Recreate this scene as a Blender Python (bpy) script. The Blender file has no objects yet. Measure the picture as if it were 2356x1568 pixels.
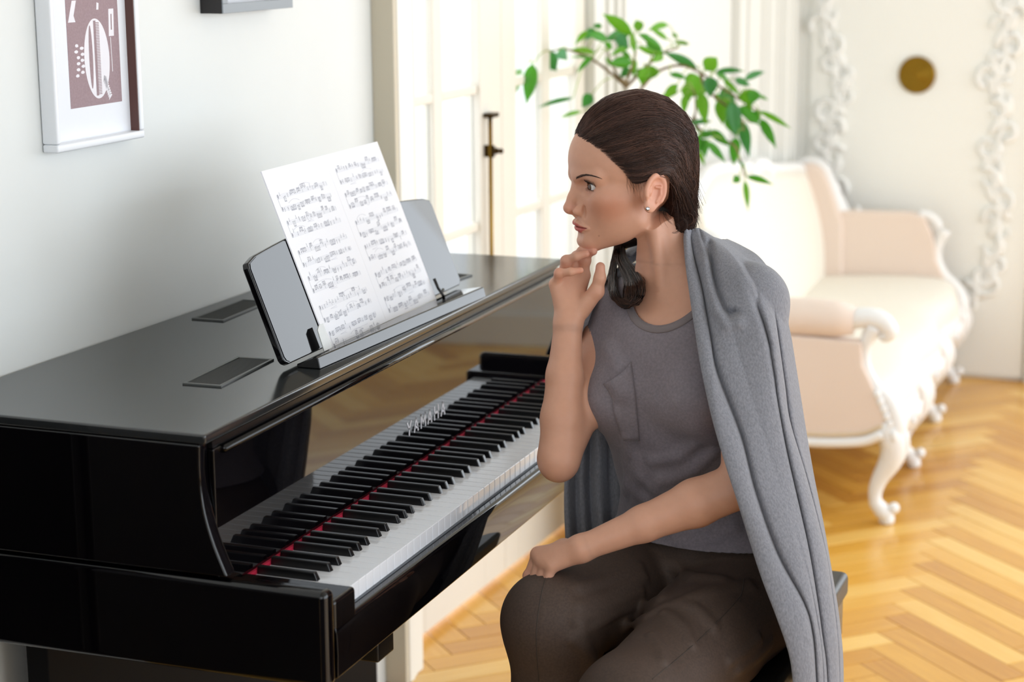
import bpy, bmesh, math, random
import numpy as np
from mathutils import Vector, Matrix
random.seed(7); np.random.seed(7)
sc = bpy.context.scene
COL = sc.collection
# ------------------------------------------------------------------ camera
# world: x = out of the keyboard into the room, y = along the keyboard, z = up, floor at z = 0, key fronts at x = 0
CAM = np.array([1.0984, -2.2459, 1.6119]); YAW, PIT, ROL, FPX = 1.9336, 0.2145, -0.0076, 4448.35
CD = np.array([math.cos(YAW)*math.cos(PIT), math.sin(YAW)*math.cos(PIT), -math.sin(PIT)])
_r = np.array([math.sin(YAW), -math.cos(YAW), 0.0]); _u = np.cross(_r, CD)
CR = _r*math.cos(ROL)+_u*math.sin(ROL); CU = -_r*math.sin(ROL)+_u*math.cos(ROL)
cam = bpy.data.cameras.new('camera'); camo = bpy.data.objects.new('camera', cam); COL.objects.link(camo)
cam.sensor_width = 36.0; cam.lens = FPX*36/2356; cam.clip_start = .05
camo.matrix_world = Matrix(((CR[0], CU[0], -CD[0], CAM[0]), (CR[1], CU[1], -CD[1], CAM[1]), (CR[2], CU[2], -CD[2], CAM[2]), (0, 0, 0, 1)))
cam.dof.use_dof = True; cam.dof.focus_distance = 2.93; cam.dof.aperture_fstop = 3.6
sc.camera = camo
def ray(u, v): return CD+CR*(u-1178)/FPX-CU*(v-784)/FPX
def at_depth(u, v, d): return CAM+ray(u, v)*d
def at_plane(u, v, p, n):
    q = ray(u, v); return CAM+q*(np.dot(np.array(p)-CAM, n)/np.dot(q, n))
# ------------------------------------------------------------------ light, sky, exposure
sc.view_settings.view_transform = 'Standard'; sc.view_settings.look = 'None'
sc.view_settings.gamma = 1; sc.view_settings.use_curve_mapping = False; sc.view_settings.exposure = 0.2
wld = bpy.data.worlds.new('overcast'); sc.world = wld; wld.use_nodes = True
_bg = wld.node_tree.nodes['Background']; _bg.inputs[0].default_value = (.90, .95, 1.0, 1); _bg.inputs[1].default_value = 1.5
def area(name, loc, look, sx, sy, power, col=(1, 1, 1)):
    l = bpy.data.lights.new(name, 'AREA'); l.shape = 'RECTANGLE'; l.size = sx; l.size_y = sy; l.energy = power; l.color = col
    o = bpy.data.objects.new(name, l); COL.objects.link(o); o.location = loc
    o.rotation_euler = (Vector(look)-Vector(loc)).to_track_quat('-Z', 'Y').to_euler(); return o
area('daylight_right_windows', (4.25, .3, 1.35), (0, .2, 1.0), 4.8, 2.3, 70, (.84, .92, 1.0))
area('fill_right_far', (4.25, 3.75, 1.7), (.6, 4.0, .8), 1.5, 2.2, 28, (.86, .93, 1.0))  # added fill lamp, brightens the far wall and settee
area('daylight_rear_windows', (2.2, -4.55, 1.9), (1.2, 0, 1.3), 3.4, 2.1, 14, (.84, .92, 1.0))
area('daylight_far_windows', (2.35, 4.40, 1.65), (1.6, 0, 1.2), 2.3, 2.2, 40, (.86, .93, 1.0))
# wall frame: the piano wall is turned a little against the piano
WANG = math.radians(2.235)
WD = np.array([math.sin(WANG), math.cos(WANG), 0]); WN = np.array([math.cos(WANG), -math.sin(WANG), 0]); W0 = np.array([-.6112, 0, 0])
def W(s, o, z): return W0+WD*s+WN*o+np.array([0, 0, z])      # along the wall, out of the wall, up
def wall_s(u, v, o=0.0):
    X = at_plane(u, v, W0+WN*o, WN); return float(np.dot(X-W0, WD)), float(X[2])
def far_o(u, v, s):
    X = at_plane(u, v, W0+WD*s, WD); return float(np.dot(X-W0, WN)), float(X[2])
area('daylight_french_window', W(1.95, -.75, 1.5), W(1.95, 1.0, 1.0), 1.5, 2.2, 26, (.86, .93, 1.0))

# ------------------------------------------------------------------ materials
def lin(c):
    if isinstance(c, str):
        c = [int(c[i:i+2], 16)/255 for i in (0, 2, 4)]
    return tuple(x/12.92 if x <= .04045 else ((x+.055)/1.055)**2.4 for x in c)+(1,)
MATS = {}
def M(name, col, rough=.5, metal=0, spec=.5, coat=0, col2=None, nscale=40, nstretch=None, bump=0, bscale=200, sss=0, sheen=0, trans=0, detail=4, lo=.35, hi=.65, coord='Object'):
    m = bpy.data.materials.new(name); m.use_nodes = True; nt = m.node_tree; b = nt.nodes['Principled BSDF']
    b.inputs['Base Color'].default_value = lin(col); b.inputs['Roughness'].default_value = rough; b.inputs['Metallic'].default_value = metal
    b.inputs['Specular IOR Level'].default_value = spec; b.inputs['Coat Weight'].default_value = coat; b.inputs['Coat Roughness'].default_value = .03
    b.inputs['Sheen Weight'].default_value = sheen; b.inputs['Transmission Weight'].default_value = trans
    if sss: b.inputs['Subsurface Weight'].default_value = sss; b.inputs['Subsurface Radius'].default_value = (.012, .005, .003); b.inputs['Subsurface Scale'].default_value = 1.0
    tc = nt.nodes.new('ShaderNodeTexCoord')
    if col2 is not None:
        n = nt.nodes.new('ShaderNodeTexNoise'); n.inputs['Scale'].default_value = nscale; n.inputs['Detail'].default_value = detail
        src = tc.outputs[coord]
        if nstretch:
            mp = nt.nodes.new('ShaderNodeMapping'); mp.inputs['Scale'].default_value = nstretch; nt.links.new(src, mp.inputs[0]); src = mp.outputs[0]
        nt.links.new(src, n.inputs['Vector'])
        r = nt.nodes.new('ShaderNodeValToRGB'); r.color_ramp.elements[0].position = lo; r.color_ramp.elements[1].position = hi
        r.color_ramp.elements[0].color = lin(col); r.color_ramp.elements[1].color = lin(col2)
        nt.links.new(n.outputs['Fac'], r.inputs[0]); nt.links.new(r.outputs[0], b.inputs['Base Color'])
    if bump:
        n2 = nt.nodes.new('ShaderNodeTexNoise'); n2.inputs['Scale'].default_value = bscale; n2.inputs['Detail'].default_value = 5
        nt.links.new(tc.outputs[coord], n2.inputs['Vector'])
        bp = nt.nodes.new('ShaderNodeBump'); bp.inputs['Strength'].default_value = bump; bp.inputs['Distance'].default_value = .002
        nt.links.new(n2.outputs['Fac'], bp.inputs['Height']); nt.links.new(bp.outputs[0], b.inputs['Normal'])
    MATS[name] = m; return m
# ------------------------------------------------------------------ mesh helpers
class MB:
    def __init__(s): s.v = []; s.f = []
    def add(s, v, f):
        k = len(s.v); s.v += [tuple(map(float, p)) for p in v]; s.f += [tuple(i+k for i in q) for q in f]; return s
    def box(s, lo, hi, fr=None):
        x0, y0, z0 = lo; x1, y1, z1 = hi
        v = [(x0, y0, z0), (x1, y0, z0), (x1, y1, z0), (x0, y1, z0), (x0, y0, z1), (x1, y0, z1), (x1, y1, z1), (x0, y1, z1)]
        if fr: v = [fr(*p) for p in v]
        return s.add(v, [(0, 3, 2, 1), (4, 5, 6, 7), (0, 1, 5, 4), (1, 2, 6, 5), (2, 3, 7, 6), (3, 0, 4, 7)])
    def prism(s, pts, axis, a, b, fr=None):     # 2-D outline swept along an axis
        n = len(pts); v = []
        for t in (a, b):
            for p, q in pts:
                w = {0: (t, p, q), 1: (p, t, q), 2: (p, q, t)}[axis]; v.append(fr(*w) if fr else w)
        f = [tuple(range(n))[::-1], tuple(range(n, 2*n))]+[(i, (i+1) % n, n+(i+1) % n, n+i) for i in range(n)]
        return s.add(v, f)
    def tube(s, path, rad, n=8, cap=True):
        P = [np.array(p, float) for p in path]; R = rad if hasattr(rad, '__len__') else [rad]*len(P)
        v = []; f = []; up = None
        for i, p in enumerate(P):
            t = P[min(i+1, len(P)-1)]-P[max(i-1, 0)]; t /= np.linalg.norm(t)+1e-12
            if up is None:
                up = np.array([0, 0, 1.]) if abs(t[2]) < .9 else np.array([1., 0, 0])
            a = up-t*np.dot(up, t); a /= np.linalg.norm(a)+1e-12; b = np.cross(t, a); up = a
            for k in range(n):
                th = 2*math.pi*k/n; v.append(p+R[i]*(a*math.cos(th)+b*math.sin(th)))
        for i in range(len(P)-1):
            for k in range(n):
                f.append((i*n+k, i*n+(k+1) % n, (i+1)*n+(k+1) % n, (i+1)*n+k))
        if cap: f += [tuple(range(n))[::-1], tuple(range((len(P)-1)*n, len(P)*n))]
        return s.add(v, f)
    def lathe(s, prof, c, axis=(0, 0, 1), n=24):
        ax = np.array(axis, float); ax /= np.linalg.norm(ax); a = np.cross(ax, [0, 0, 1.] if abs(ax[2]) < .9 else [1., 0, 0]); a /= np.linalg.norm(a); b = np.cross(ax, a)
        v = []; f = []; c = np.array(c, float)
        for r, h in prof:
            for k in range(n):
                th = 2*math.pi*k/n; v.append(c+ax*h+r*(a*math.cos(th)+b*math.sin(th)))
        for i in range(len(prof)-1):
            for k in range(n): f.append((i*n+k, i*n+(k+1) % n, (i+1)*n+(k+1) % n, (i+1)*n+k))
        f += [tuple(range(n))[::-1], tuple(range((len(prof)-1)*n, len(prof)*n))]
        return s.add(v, f)
    def ball(s, c, r, n=10, m=6, rot=None):
        c = np.array(c, float); r = np.array(r if hasattr(r, '__len__') else [r]*3, float); v = []; f = []
        for i in range(m+1):
            ph = math.pi*i/m
            for k in range(n):
                th = 2*math.pi*k/n; p = np.array([math.sin(ph)*math.cos(th), math.sin(ph)*math.sin(th), math.cos(ph)])*r
                v.append(c+(rot@p if rot is not None else p))
        for i in range(m):
            for k in range(n): f.append((i*n+k, (i+1)*n+k, (i+1)*n+(k+1) % n, i*n+(k+1) % n))
        return s.add(v, f)
    def grid(s, G):
        n, m = len(G), len(G[0]); return s.add([p for r in G for p in r], [(i*m+j, i*m+j+1, (i+1)*m+j+1, (i+1)*m+j) for i in range(n-1) for j in range(m-1)])
    def mesh(s, name, mat, smooth=False):
        me = bpy.data.meshes.new(name); me.from_pydata(s.v, [], s.f); me.update()
        bm = bmesh.new(); bm.from_mesh(me); bmesh.ops.recalc_face_normals(bm, faces=bm.faces); bm.to_mesh(me); bm.free()
        if mat: me.materials.append(MATS[mat] if isinstance(mat, str) else mat)
        if smooth: me.shade_smooth()
        return me
    def build(s, name, mat, parent=None, smooth=False, bevel=0, seg=2):
        o = link(name, s.mesh(name, mat, smooth), parent)
        if bevel: bev(o, bevel, seg)
        return o
def link(name, data, parent=None):
    o = bpy.data.objects.new(name, data); COL.objects.link(o)
    if parent is not None: o.parent = parent
    return o
def bev(o, w, seg=2):
    m = o.modifiers.new('bevel', 'BEVEL'); m.width = w; m.segments = seg; m.limit_method = 'ANGLE'; m.angle_limit = math.radians(35); m.harden_normals = False
    o.data.shade_smooth(); 
    e = o.modifiers.new('wn', 'WEIGHTED_NORMAL'); e.keep_sharp = True
    return o
def subsurf(o, lv=1):
    m = o.modifiers.new('sub', 'SUBSURF'); m.levels = lv; m.render_levels = lv; return o
def tag(o, label=None, cat=None, group=None, kind=None):
    for k, v in (('label', label), ('category', cat), ('group', group), ('kind', kind)):
        if v: o[k] = v
    return o
def thing(name, label, cat, group=None, loc=(0, 0, 0)):
    o = bpy.data.objects.new(name, None); COL.objects.link(o); o.empty_display_size = .05; o.location = loc; return tag(o, label, cat, group)
def rebase(root, base):       # put the Empty at the thing's base without moving its parts
    root.location = base
    for c in root.children: c.matrix_parent_inverse = Matrix.Translation(-Vector(base))
def spline(P, n):             # Catmull-Rom through points
    P = [np.array(p, float) for p in P]; Q = [2*P[0]-P[1]]+P+[2*P[-1]-P[-2]]; out = []
    m = len(P)-1
    for k in range(n):
        t = k/(n-1)*m; i = min(int(t), m-1); t -= i; a, b, c, d = Q[i:i+4]
        out.append(.5*((2*b)+(c-a)*t+(2*a-5*b+4*c-d)*t*t+(3*b-a-3*c+d)*t**3))
    return out
# ================================================================== setting
M('wall_paint', 'e6e8e6', .75, col2='e9ebe9', nscale=3, bump=.04, bscale=60)
M('wall_cream', 'e6e5df', .6)
M('wall_white', 'f6f6f1', .55)
M('white_trim', 'f4f1e8', .4)
M('window_paint', 'e9e3d7', .45)
M('plaster', 'f5f5f2', .55)
M('trim_shaded', 'cdc3ae', .6)  # casing side board, its shade put into the colour
M('ceiling_paint', 'cfd0cd', .8)
M('brass', '8a6a24', .35, metal=1)
M('brass_dark', '3a2a14', .4, metal=1)
def glass_mat():
    m = bpy.data.materials.new('pane_glass'); m.use_nodes = True; nt = m.node_tree; nt.nodes.clear()
    o = nt.nodes.new('ShaderNodeOutputMaterial'); mx = nt.nodes.new('ShaderNodeMixShader'); t = nt.nodes.new('ShaderNodeBsdfTransparent'); g = nt.nodes.new('ShaderNodeBsdfGlossy')
    lw = nt.nodes.new('ShaderNodeLayerWeight'); pw = nt.nodes.new('ShaderNodeMath'); pw.operation = 'POWER'; pw.inputs[1].default_value = 4.0; nt.links.new(lw.outputs['Facing'], pw.inputs[0])
    fr = nt.nodes.new('ShaderNodeMath'); fr.operation = 'MULTIPLY_ADD'; fr.inputs[1].default_value = .85; fr.inputs[2].default_value = .04; nt.links.new(pw.outputs[0], fr.inputs[0]); g.inputs['Roughness'].default_value = .02
    t.inputs[0].default_value = (.97, .98, .98, 1)
    nt.links.new(fr.outputs[0], mx.inputs[0]); nt.links.new(t.outputs[0], mx.inputs[1]); nt.links.new(g.outputs[0], mx.inputs[2]); nt.links.new(mx.outputs[0], o.inputs[0])
    MATS['pane_glass'] = m
glass_mat()
SF = 4.67       # far wall
SW0, SW1 = 1.36, 2.62   # French window opening
ZT = 2.55; ZC = 3.3
def wbox(mb, s0, s1, o0, o1, z0, z1): return mb.box((s0, o0, z0), (s1, o1, z1), lambda s, o, z: W(s, o, z))
def struct(mb, name, mat, parent=None, **k):
    o = mb.build(name, mat, parent, **k)
    if parent is None: o['kind'] = 'structure'
    return o
mb = MB(); wbox(mb, -4.6, SW0, -.2, 0, 0, ZC); wbox(mb, SW0, SW1, -.2, 0, ZT, ZC); struct(mb, 'wall_left', 'wall_paint')
mb = MB(); wbox(mb, SW1, SF+.2, -.2, 0, 0, ZC); struct(mb, 'wall_left.001', 'wall_cream')
mb = MB(); wbox(mb, SF, SF+.2, 0, 1.75, 0, ZC); wbox(mb, SF, SF+.2, 4.1, 4.6, 0, ZC); wbox(mb, SF, SF+.2, 1.75, 4.1, 0, .5); wbox(mb, SF, SF+.2, 1.75, 4.1, 2.8, ZC)
far = struct(mb, 'wall_far', 'wall_white')
mb = MB(); wbox(mb, -4.6, -2.0, 4.4, 4.6, 0, ZC); wbox(mb, 2.8, 2.95, 4.4, 4.6, 0, ZC); wbox(mb, 2.95, 4.55, 4.4, 4.6, 0, .5); wbox(mb, 2.95, 4.55, 4.4, 4.6, 2.85, ZC); wbox(mb, 4.55, SF, 4.4, 4.6, 0, ZC); wbox(mb, -2.0, 2.8, 4.4, 4.6, 0, .15); wbox(mb, -2.0, 2.8, 4.4, 4.6, 2.6, ZC)
struct(mb, 'wall_right', 'wall_white')
mb = MB(); wbox(mb, -4.8, -4.6, -.2, 4.6, 0, .7); wbox(mb, -4.8, -4.6, -.2, .4, .7, ZC); wbox(mb, -4.8, -4.6, 4.1, 4.6, .7, ZC); wbox(mb, -4.8, -4.6, .4, 4.1, 2.95, ZC)
struct(mb, 'wall_rear', 'wall_white')
struct(wbox(MB(), -4.8, SF+.2, -.2, 4.6, ZC, ZC+.1), 'ceiling', 'ceiling_paint')
# --- herringbone parquet
def plank_mat():
    m = bpy.data.materials.new('honey_parquet'); m.use_nodes = True; nt = m.node_tree; b = nt.nodes['Principled BSDF']
    tc = nt.nodes.new('ShaderNodeTexCoord'); oi = nt.nodes.new('ShaderNodeObjectInfo'); at = nt.nodes.new('ShaderNodeAttribute'); at.attribute_name = 'tone'
    mp = nt.nodes.new('ShaderNodeMapping'); mp.inputs['Scale'].default_value = (6, 90, 20)
    ad = nt.nodes.new('ShaderNodeVectorMath'); ad.operation = 'ADD'; cb = nt.nodes.new('ShaderNodeCombineXYZ')
    ml = nt.nodes.new('ShaderNodeMath'); ml.operation = 'MULTIPLY'; ml.inputs[1].default_value = 37.0
    nt.links.new(at.outputs['Fac'], ml.inputs[0]); nt.links.new(ml.outputs[0], cb.inputs[0]); nt.links.new(ml.outputs[0], cb.inputs[1])
    at2 = nt.nodes.new('ShaderNodeAttribute'); at2.attribute_name = 'grain'
    nt.links.new(at2.outputs['Vector'], ad.inputs[0]); nt.links.new(cb.outputs[0], ad.inputs[1]); nt.links.new(ad.outputs[0], mp.inputs[0])
    n = nt.nodes.new('ShaderNodeTexNoise'); n.inputs['Scale'].default_value = 1.0; n.inputs['Detail'].default_value = 5; nt.links.new(mp.outputs[0], n.inputs['Vector'])
    r = nt.nodes.new('ShaderNodeValToRGB'); e = r.color_ramp.elements
    e[0].position = 0; e[0].color = lin('bd7c26'); e[1].position = 1; e[1].color = lin('f7cd78'); x = r.color_ramp.elements.new(.5); x.color = lin('e3a841')
    mx = nt.nodes.new('ShaderNodeMath'); mx.operation = 'MULTIPLY_ADD'; mx.inputs[1].default_value = .55; nt.links.new(n.outputs['Fac'], mx.inputs[0])
    m2 = nt.nodes.new('ShaderNodeMath'); m2.operation = 'MULTIPLY_ADD'; m2.inputs[1].default_value = .75; m2.inputs[2].default_value = -.16; nt.links.new(at.outputs['Fac'], m2.inputs[0]); nt.links.new(m2.outputs[0], mx.inputs[2])
    nt.links.new(mx.outputs[0], r.inputs[0]); nt.links.new(r.outputs[0], b.inputs['Base Color'])
    b.inputs['Roughness'].default_value = .3; b.inputs['Coat Weight'].default_value = .35; b.inputs['Coat Roughness'].default_value = .18
    bp = nt.nodes.new('ShaderNodeBump'); bp.inputs['Strength'].default_value = .12; bp.inputs['Distance'].default_value = .001; nt.links.new(n.outputs['Fac'], bp.inputs['Height']); nt.links.new(bp.outputs[0], b.inputs['Normal'])
    MATS['honey_parquet'] = m
plank_mat()
M('subfloor', '6a4418', .6)
floor = struct(MB().box((-1.2, -5, -.06), (4.6, 5.2, -.004)), 'floor', 'subfloor')
PL, PW = .434, .0723; X0 = .128; NN = 6
def plank_geo(a0, b0, horiz, g=.0009, dz=0):
    q = PW/math.sqrt(2)
    w, h = (NN, 1) if horiz else (1, NN)
    def P(a, b, z): return ((a-b)*q+X0, (a+b)*q, z)
    gw = g/PW; a1, b1 = a0+w, b0+h; lo = -.003; c = .0010/PW
    v = [P(a0+gw, b0+gw, lo), P(a1-gw, b0+gw, lo), P(a1-gw, b1-gw, lo), P(a0+gw, b1-gw, lo),
         P(a0+gw, b0+gw, dz-.0008), P(a1-gw, b0+gw, dz-.0008), P(a1-gw, b1-gw, dz-.0008), P(a0+gw, b1-gw, dz-.0008),
         P(a0+gw+c, b0+gw+c, dz), P(a1-gw-c, b0+gw+c, dz), P(a1-gw-c, b1-gw-c, dz), P(a0+gw+c, b1-gw-c, dz)]
    f = [(0, 1, 5, 4), (1, 2, 6, 5), (2, 3, 7, 6), (3, 0, 4, 7), (4, 5, 9, 8), (5, 6, 10, 9), (6, 7, 11, 10), (7, 4, 8, 11), (8, 9, 10, 11)]
    gr = [((i % 4 in (1, 2))*PL, (i % 4 in (2, 3))*PW, 0) if horiz else ((i % 4 in (2, 3))*PL, (i % 4 in (1, 2))*PW, 0) for i in range(12)]
    return v, f, gr
def floor_mesh(items, name):
    V = []; F = []; T = []; G = []
    for v, f, gr, t in items:
        k = len(V); V += v; F += [tuple(i+k for i in q) for q in f]; T += [t]*len(v); G += gr
    me = bpy.data.meshes.new(name); me.from_pydata(V, [], F); me.update()
    a = me.attributes.new('tone', 'FLOAT', 'POINT'); a.data.foreach_set('value', T)
    a = me.attributes.new('grain', 'FLOAT_VECTOR', 'POINT'); a.data.foreach_set('vector', np.array(G, float).ravel())
    me.materials.append(MATS['honey_parquet']); return me
cand = []
for i in range(-110, 130):
    for m in range(-4, 9):
        for hz in (True, False):
            a, b = (i+m*NN, i-m*NN) if hz else (i+m*NN, i+1-m*NN)
            w, h = (NN, 1) if hz else (1, NN)
            q = PW/math.sqrt(2); cx = ((a+w/2)-(b+h/2))*q+X0; cy = ((a+w/2)+(b+h/2))*q
            if -.95 < cx < 4.45 and -4.5 < cy < 4.75:
                V = np.array([cx, cy, 0])-CAM; d = V@CD; u = 1178+FPX*(V@CR)/d if d > .1 else -9e9; v = 784-FPX*(V@CU)/d if d > .1 else 0
                vis = d > .1 and ((1840 < u < 2400 and 850 < v < 1600) or (900 < u < 1500 and 1100 < v < 1610) or (1180 < u < 1480 and 900 < v < 1150))
                cand.append((d if vis else 99, a, b, hz))
cand.sort(key=lambda t: t[0])
rest = []
for k, (d, a, b, hz) in enumerate(cand):
    dz = random.uniform(-.0003, .0003); t = random.random()
    v, f, gr = plank_geo(a, b, hz, dz=dz)
    if d < 99 and k < 290: link('floor_plank', floor_mesh([(v, f, gr, t)], 'floor_plank'), floor)
    else: rest.append((v, f, gr, t))
o = link('floor_planks', floor_mesh(rest, 'floor_planks'), floor); o['kind'] = 'stuff'
# --- French window with two leaves
WO = -.045
win = MB(); g = lambda px, py=230: wall_s(px, py, WO)[0]
sA0, sA1, sB0, sB1 = g(938), g(985), g(1007), g(1087); sM = g(1137); sC0, sC1, sD0, sD1 = g(1172, 330), g(1237, 330), g(1255, 330), g(1311, 330); sE = g(1358, 200)
print('window s', [round(x, 3) for x in (sA0, sA1, sB0, sB1, sM, sC0, sC1, sD0, sD1, sE)])
zmu = [.30, .605, .908, 1.228, 1.52, 1.83, 2.14]
def leaf(name, s0, s1, panes):
    fr = MB(); th = .02
    wbox(fr, s0, panes[0][0], WO-th, WO+th, .02, 2.5); wbox(fr, panes[-1][1], s1, WO-th, WO+th, .02, 2.5)
    wbox(fr, panes[0][0], panes[-1][1], WO-th, WO+th, .02, .24); wbox(fr, panes[0][0], panes[-1][1], WO-th, WO+th, 2.42, 2.5)
    root = fr.build(name, 'window_paint', None, bevel=.003); root['kind'] = 'structure'
    for a, b in zip(panes[:-1], panes[1:]):
        wbox(MB(), a[1], b[0], WO-.014, WO+.014, .24, 2.42).build('mullion', 'window_paint', root, bevel=.004)
    for z in zmu:
        for p in panes: wbox(MB(), p[0], p[1], WO-.013, WO+.013, z-.011, z+.011).build('glazing_bar', 'window_paint', root, bevel=.004)
    zs = [.24]+zmu+[2.42]
    for p in panes:
        for z0, z1 in zip(zs[:-1], zs[1:]): wbox(MB(), p[0], p[1], WO-.002, WO+.002, z0, z1).build('pane', 'pane_glass', root)
    return root
lf = leaf('window_1', SW0+.01, sM-.001, [(sA0, sA1), (sB0, sB1)])
leaf('window_2', sM+.001, min(sE, SW1-.005), [(sC0, sC1), (sD0, sD1)])
# casing of the window: side board towards the piano, stepped mouldings
trim = MB(); wbox(trim, 1.335, 1.352, 0, .05, .0, 2.66); o = trim.build('trim_1', 'trim_shaded', None, bevel=.002); o['kind'] = 'structure'
cs = MB()
for s0, s1, o1 in ((1.352, 1.378, .052), (1.382, 1.398, .047), (1.401, 1.436, .043), (1.438, 1.452, .034), (1.454, 1.476, .024), (1.476, 1.50, .010)): wbox(cs, s0, s1, -.03, o1, .0, 2.66)
wbox(cs, 1.33, 2.66, 0, .05, 2.56, 2.68)
o = struct(cs, 'trim_2', 'white_trim', bevel=.003)
cs = MB()
for s0, s1, o1 in ((sE-.005, sE+.03, .012), (sE+.03, sE+.055, .025), (sE+.055, sE+.11, .035)): wbox(cs, s0, s1, -.03, o1, 0, 2.6)
struct(cs, 'trim_3', 'wall_cream', bevel=.003)
# cremone bolt
bolt = thing('window_bolt', 'long dark brass bolt rod on the meeting stiles of the tall window', 'window bolt')
bs, bz = wall_s(1128, 300, WO+.035)
mb = MB(); mb.tube([W(bs, WO+.035, .5), W(bs, WO+.035, 1.165)], .0052, 8); mb.build('rod', 'brass', bolt, True)
for z in (1.166, .56): wbox(MB(), bs-.008, bs+.03, WO+.02, WO+.045, z-.004, z+.006).build('end_bracket', 'brass_dark', bolt, bevel=.001)
mb = MB(); wbox(mb, bs-.0045, bs+.0045, WO+.02, WO+.045, 1.070, 1.098); mb.lathe([(.004, 0), (.008, .003), (.008, .008), (.004, .010), (.006, .014), (.007, .018), (.004, .022)], W(bs, WO+.045, 1.085), WN, 12)
mb.build('handle', 'brass_dark', bolt, bevel=.001)
for z in (.80,): wbox(MB(), bs-.011, bs+.011, WO+.02, WO+.042, z, z+.01).build('guide', 'brass_dark', bolt)
rebase(bolt, W(bs, WO+.021, .5))
# pilaster mouldings on the left wall towards the corner, baseboards
pil = struct(wbox(MB(), wall_s(1692, 200)[0], wall_s(1700, 200)[0], 0, .02, 0, ZC), 'trim_4', 'wall_cream', bevel=.002)
for px0, px1, o1 in ((1702, 1716, .03), (1722, 1752, .022), (1757, 1763, .034), (1768, 1786, .026), (1791, 1797, .036), (1803, 1822, .026), (1826, 1832, .034), (1835, 1843, .02)):
    wbox(MB(), wall_s(px0, 200, o1)[0], min(wall_s(px1, 200, o1)[0], SF-.002), 0, o1, 0, ZC).build('moulding', 'wall_cream', pil, bevel=.003)
struct(wbox(MB(), sE+.115, SF-.002, 0, .018, 0, .13), 'baseboard_left', 'white_trim', bevel=.004)
dor = struct(wbox(MB(), .02, .868, -0.0, 0.0, .0, .0) if False else MB().box((SF-.016, .06, .012), (SF, .853, 2.6), lambda s, o, z: W(s, o, z)), 'door_1', 'wall_white', bevel=.003)
struct(wbox(MB(), SF-.03, SF, .862, .93, 0, 2.7), 'trim_5', 'wall_white', bevel=.003)
struct(wbox(MB(), SF-.012, SF, .93, 4.4, 0, .13), 'baseboard_far', 'white_trim', bevel=.004)
# plaster garlands in relief on the white door
def scroll_piece(c, r, th0, turns, rad, flip):
    P = []; n = 14; 
    for i in range(n):
        t = i/(n-1); th = th0+flip*turns*2*math.pi*t; rr = r*(1-.72*t); P.append(W(SF-.022, c[0]+rr*math.cos(th), c[1]+rr*math.sin(th)))
    return MB().tube(P, [rad*(1-.45*i/(n-1)) for i in range(n)], 6)
def garland(name, pix, side, seed):
    root = None; rnd = random.Random(seed); pts = [np.array(far_o(u, v, SF-.02)) for u, v in pix]; pts = spline(pts, len(pix)*2)
    P3 = [W(SF-.020, p[0]+.006*math.sin(i*2.1), p[1]) for i, p in enumerate(pts)]
    root = MB().tube(spline(P3, 60), .009, 6).build(name, 'plaster', None, True); root['kind'] = 'structure'
    for i, p in enumerate(pts):
        fl = 1 if i % 2 else -1
        scroll_piece((p[0]+fl*.020, p[1]+rnd.uniform(-.006, .006)), rnd.uniform(.032, .046), rnd.uniform(0, 6.28), rnd.uniform(.7, 1.15), rnd.uniform(.009, .013), fl).build('scroll', 'plaster', root, True)
        a = rnd.uniform(-.6, .6)+(math.pi/2 if i % 3 else -math.pi/2)
        rot = np.column_stack([WN*math.cos(a)+np.array([0, 0, 1])*math.sin(a), -WN*math.sin(a)+np.array([0, 0, 1])*math.cos(a), WD])
        MB().ball(W(SF-.02, p[0]-fl*.018, p[1]+.012), (.042, .016, .009), 8, 5, rot).build('acanthus_leaf', 'plaster', root, True)
garland('trim_6', [(1905, 0), (1900, 60), (1925, 150), (1940, 200), (1912, 270), (1905, 350), (1915, 420), (1908, 500), (1950, 545)], 1, 3)
garland('trim_7', [(2330, 0), (2318, 60), (2305, 140), (2290, 180), (2310, 270), (2282, 360), (2290, 440), (2300, 520), (2282, 600), (2262, 650), (2215, 695)], -1, 5)
med = thing('door_medallion', 'round dark bronze medallion with raised rings on the white far door', 'medallion')
mo, mz = far_o(2110, 172, SF-.02)
MB().lathe([(.0, .0), (.0635, .0), (.0655, .008), (.060, .013), (.056, .010), (.050, .010)], W(SF-.016, mo, mz), -WD, 40).build('rim', 'brass', med, True)
MB().lathe([(.051, .004), (.049, .012), (.040, .008), (.034, .008), (.030, .013), (.022, .013), (.016, .009), (.010, .016), (.0, .018)], W(SF-.016, mo, mz), -WD, 40).build('boss', 'brass', med, True)
rebase(med, W(SF-.016, mo, mz))
# ------------------------------------------------------------------ framed pictures
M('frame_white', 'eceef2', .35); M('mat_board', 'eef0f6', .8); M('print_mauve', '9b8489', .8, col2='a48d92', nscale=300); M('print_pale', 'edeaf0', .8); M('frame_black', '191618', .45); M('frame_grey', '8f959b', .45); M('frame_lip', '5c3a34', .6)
pf = thing('picture_frame', 'white framed mauve print with pale oval and comb shapes on cream wall', 'picture')
a0, a1, b0, b1, dp = .235, .470, 1.272, 1.60, .029
def fbox(mb, s0, s1, o0, o1, z0, z1): return wbox(mb, s0, s1, o0, o1, z0, z1)
fw = .0125
for nm, q in (('frame_rail', (a0, a1, .001, dp, b0, b0+fw)), ('frame_rail', (a0, a1, .001, dp, b1-fw, b1)), ('frame_rail', (a0, a0+fw*.8, .001, dp, b0+fw, b1-fw)), ('frame_rail', (a1-fw, a1, .001, dp, b0+fw, b1-fw))):
    fbox(MB(), *q).build(nm, 'frame_white', pf, bevel=.003)
fbox(MB(), a0+.008, a1-.010, .002, .012, b0+.010, b1-.010).build('mat_board', 'mat_board', pf)
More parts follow.
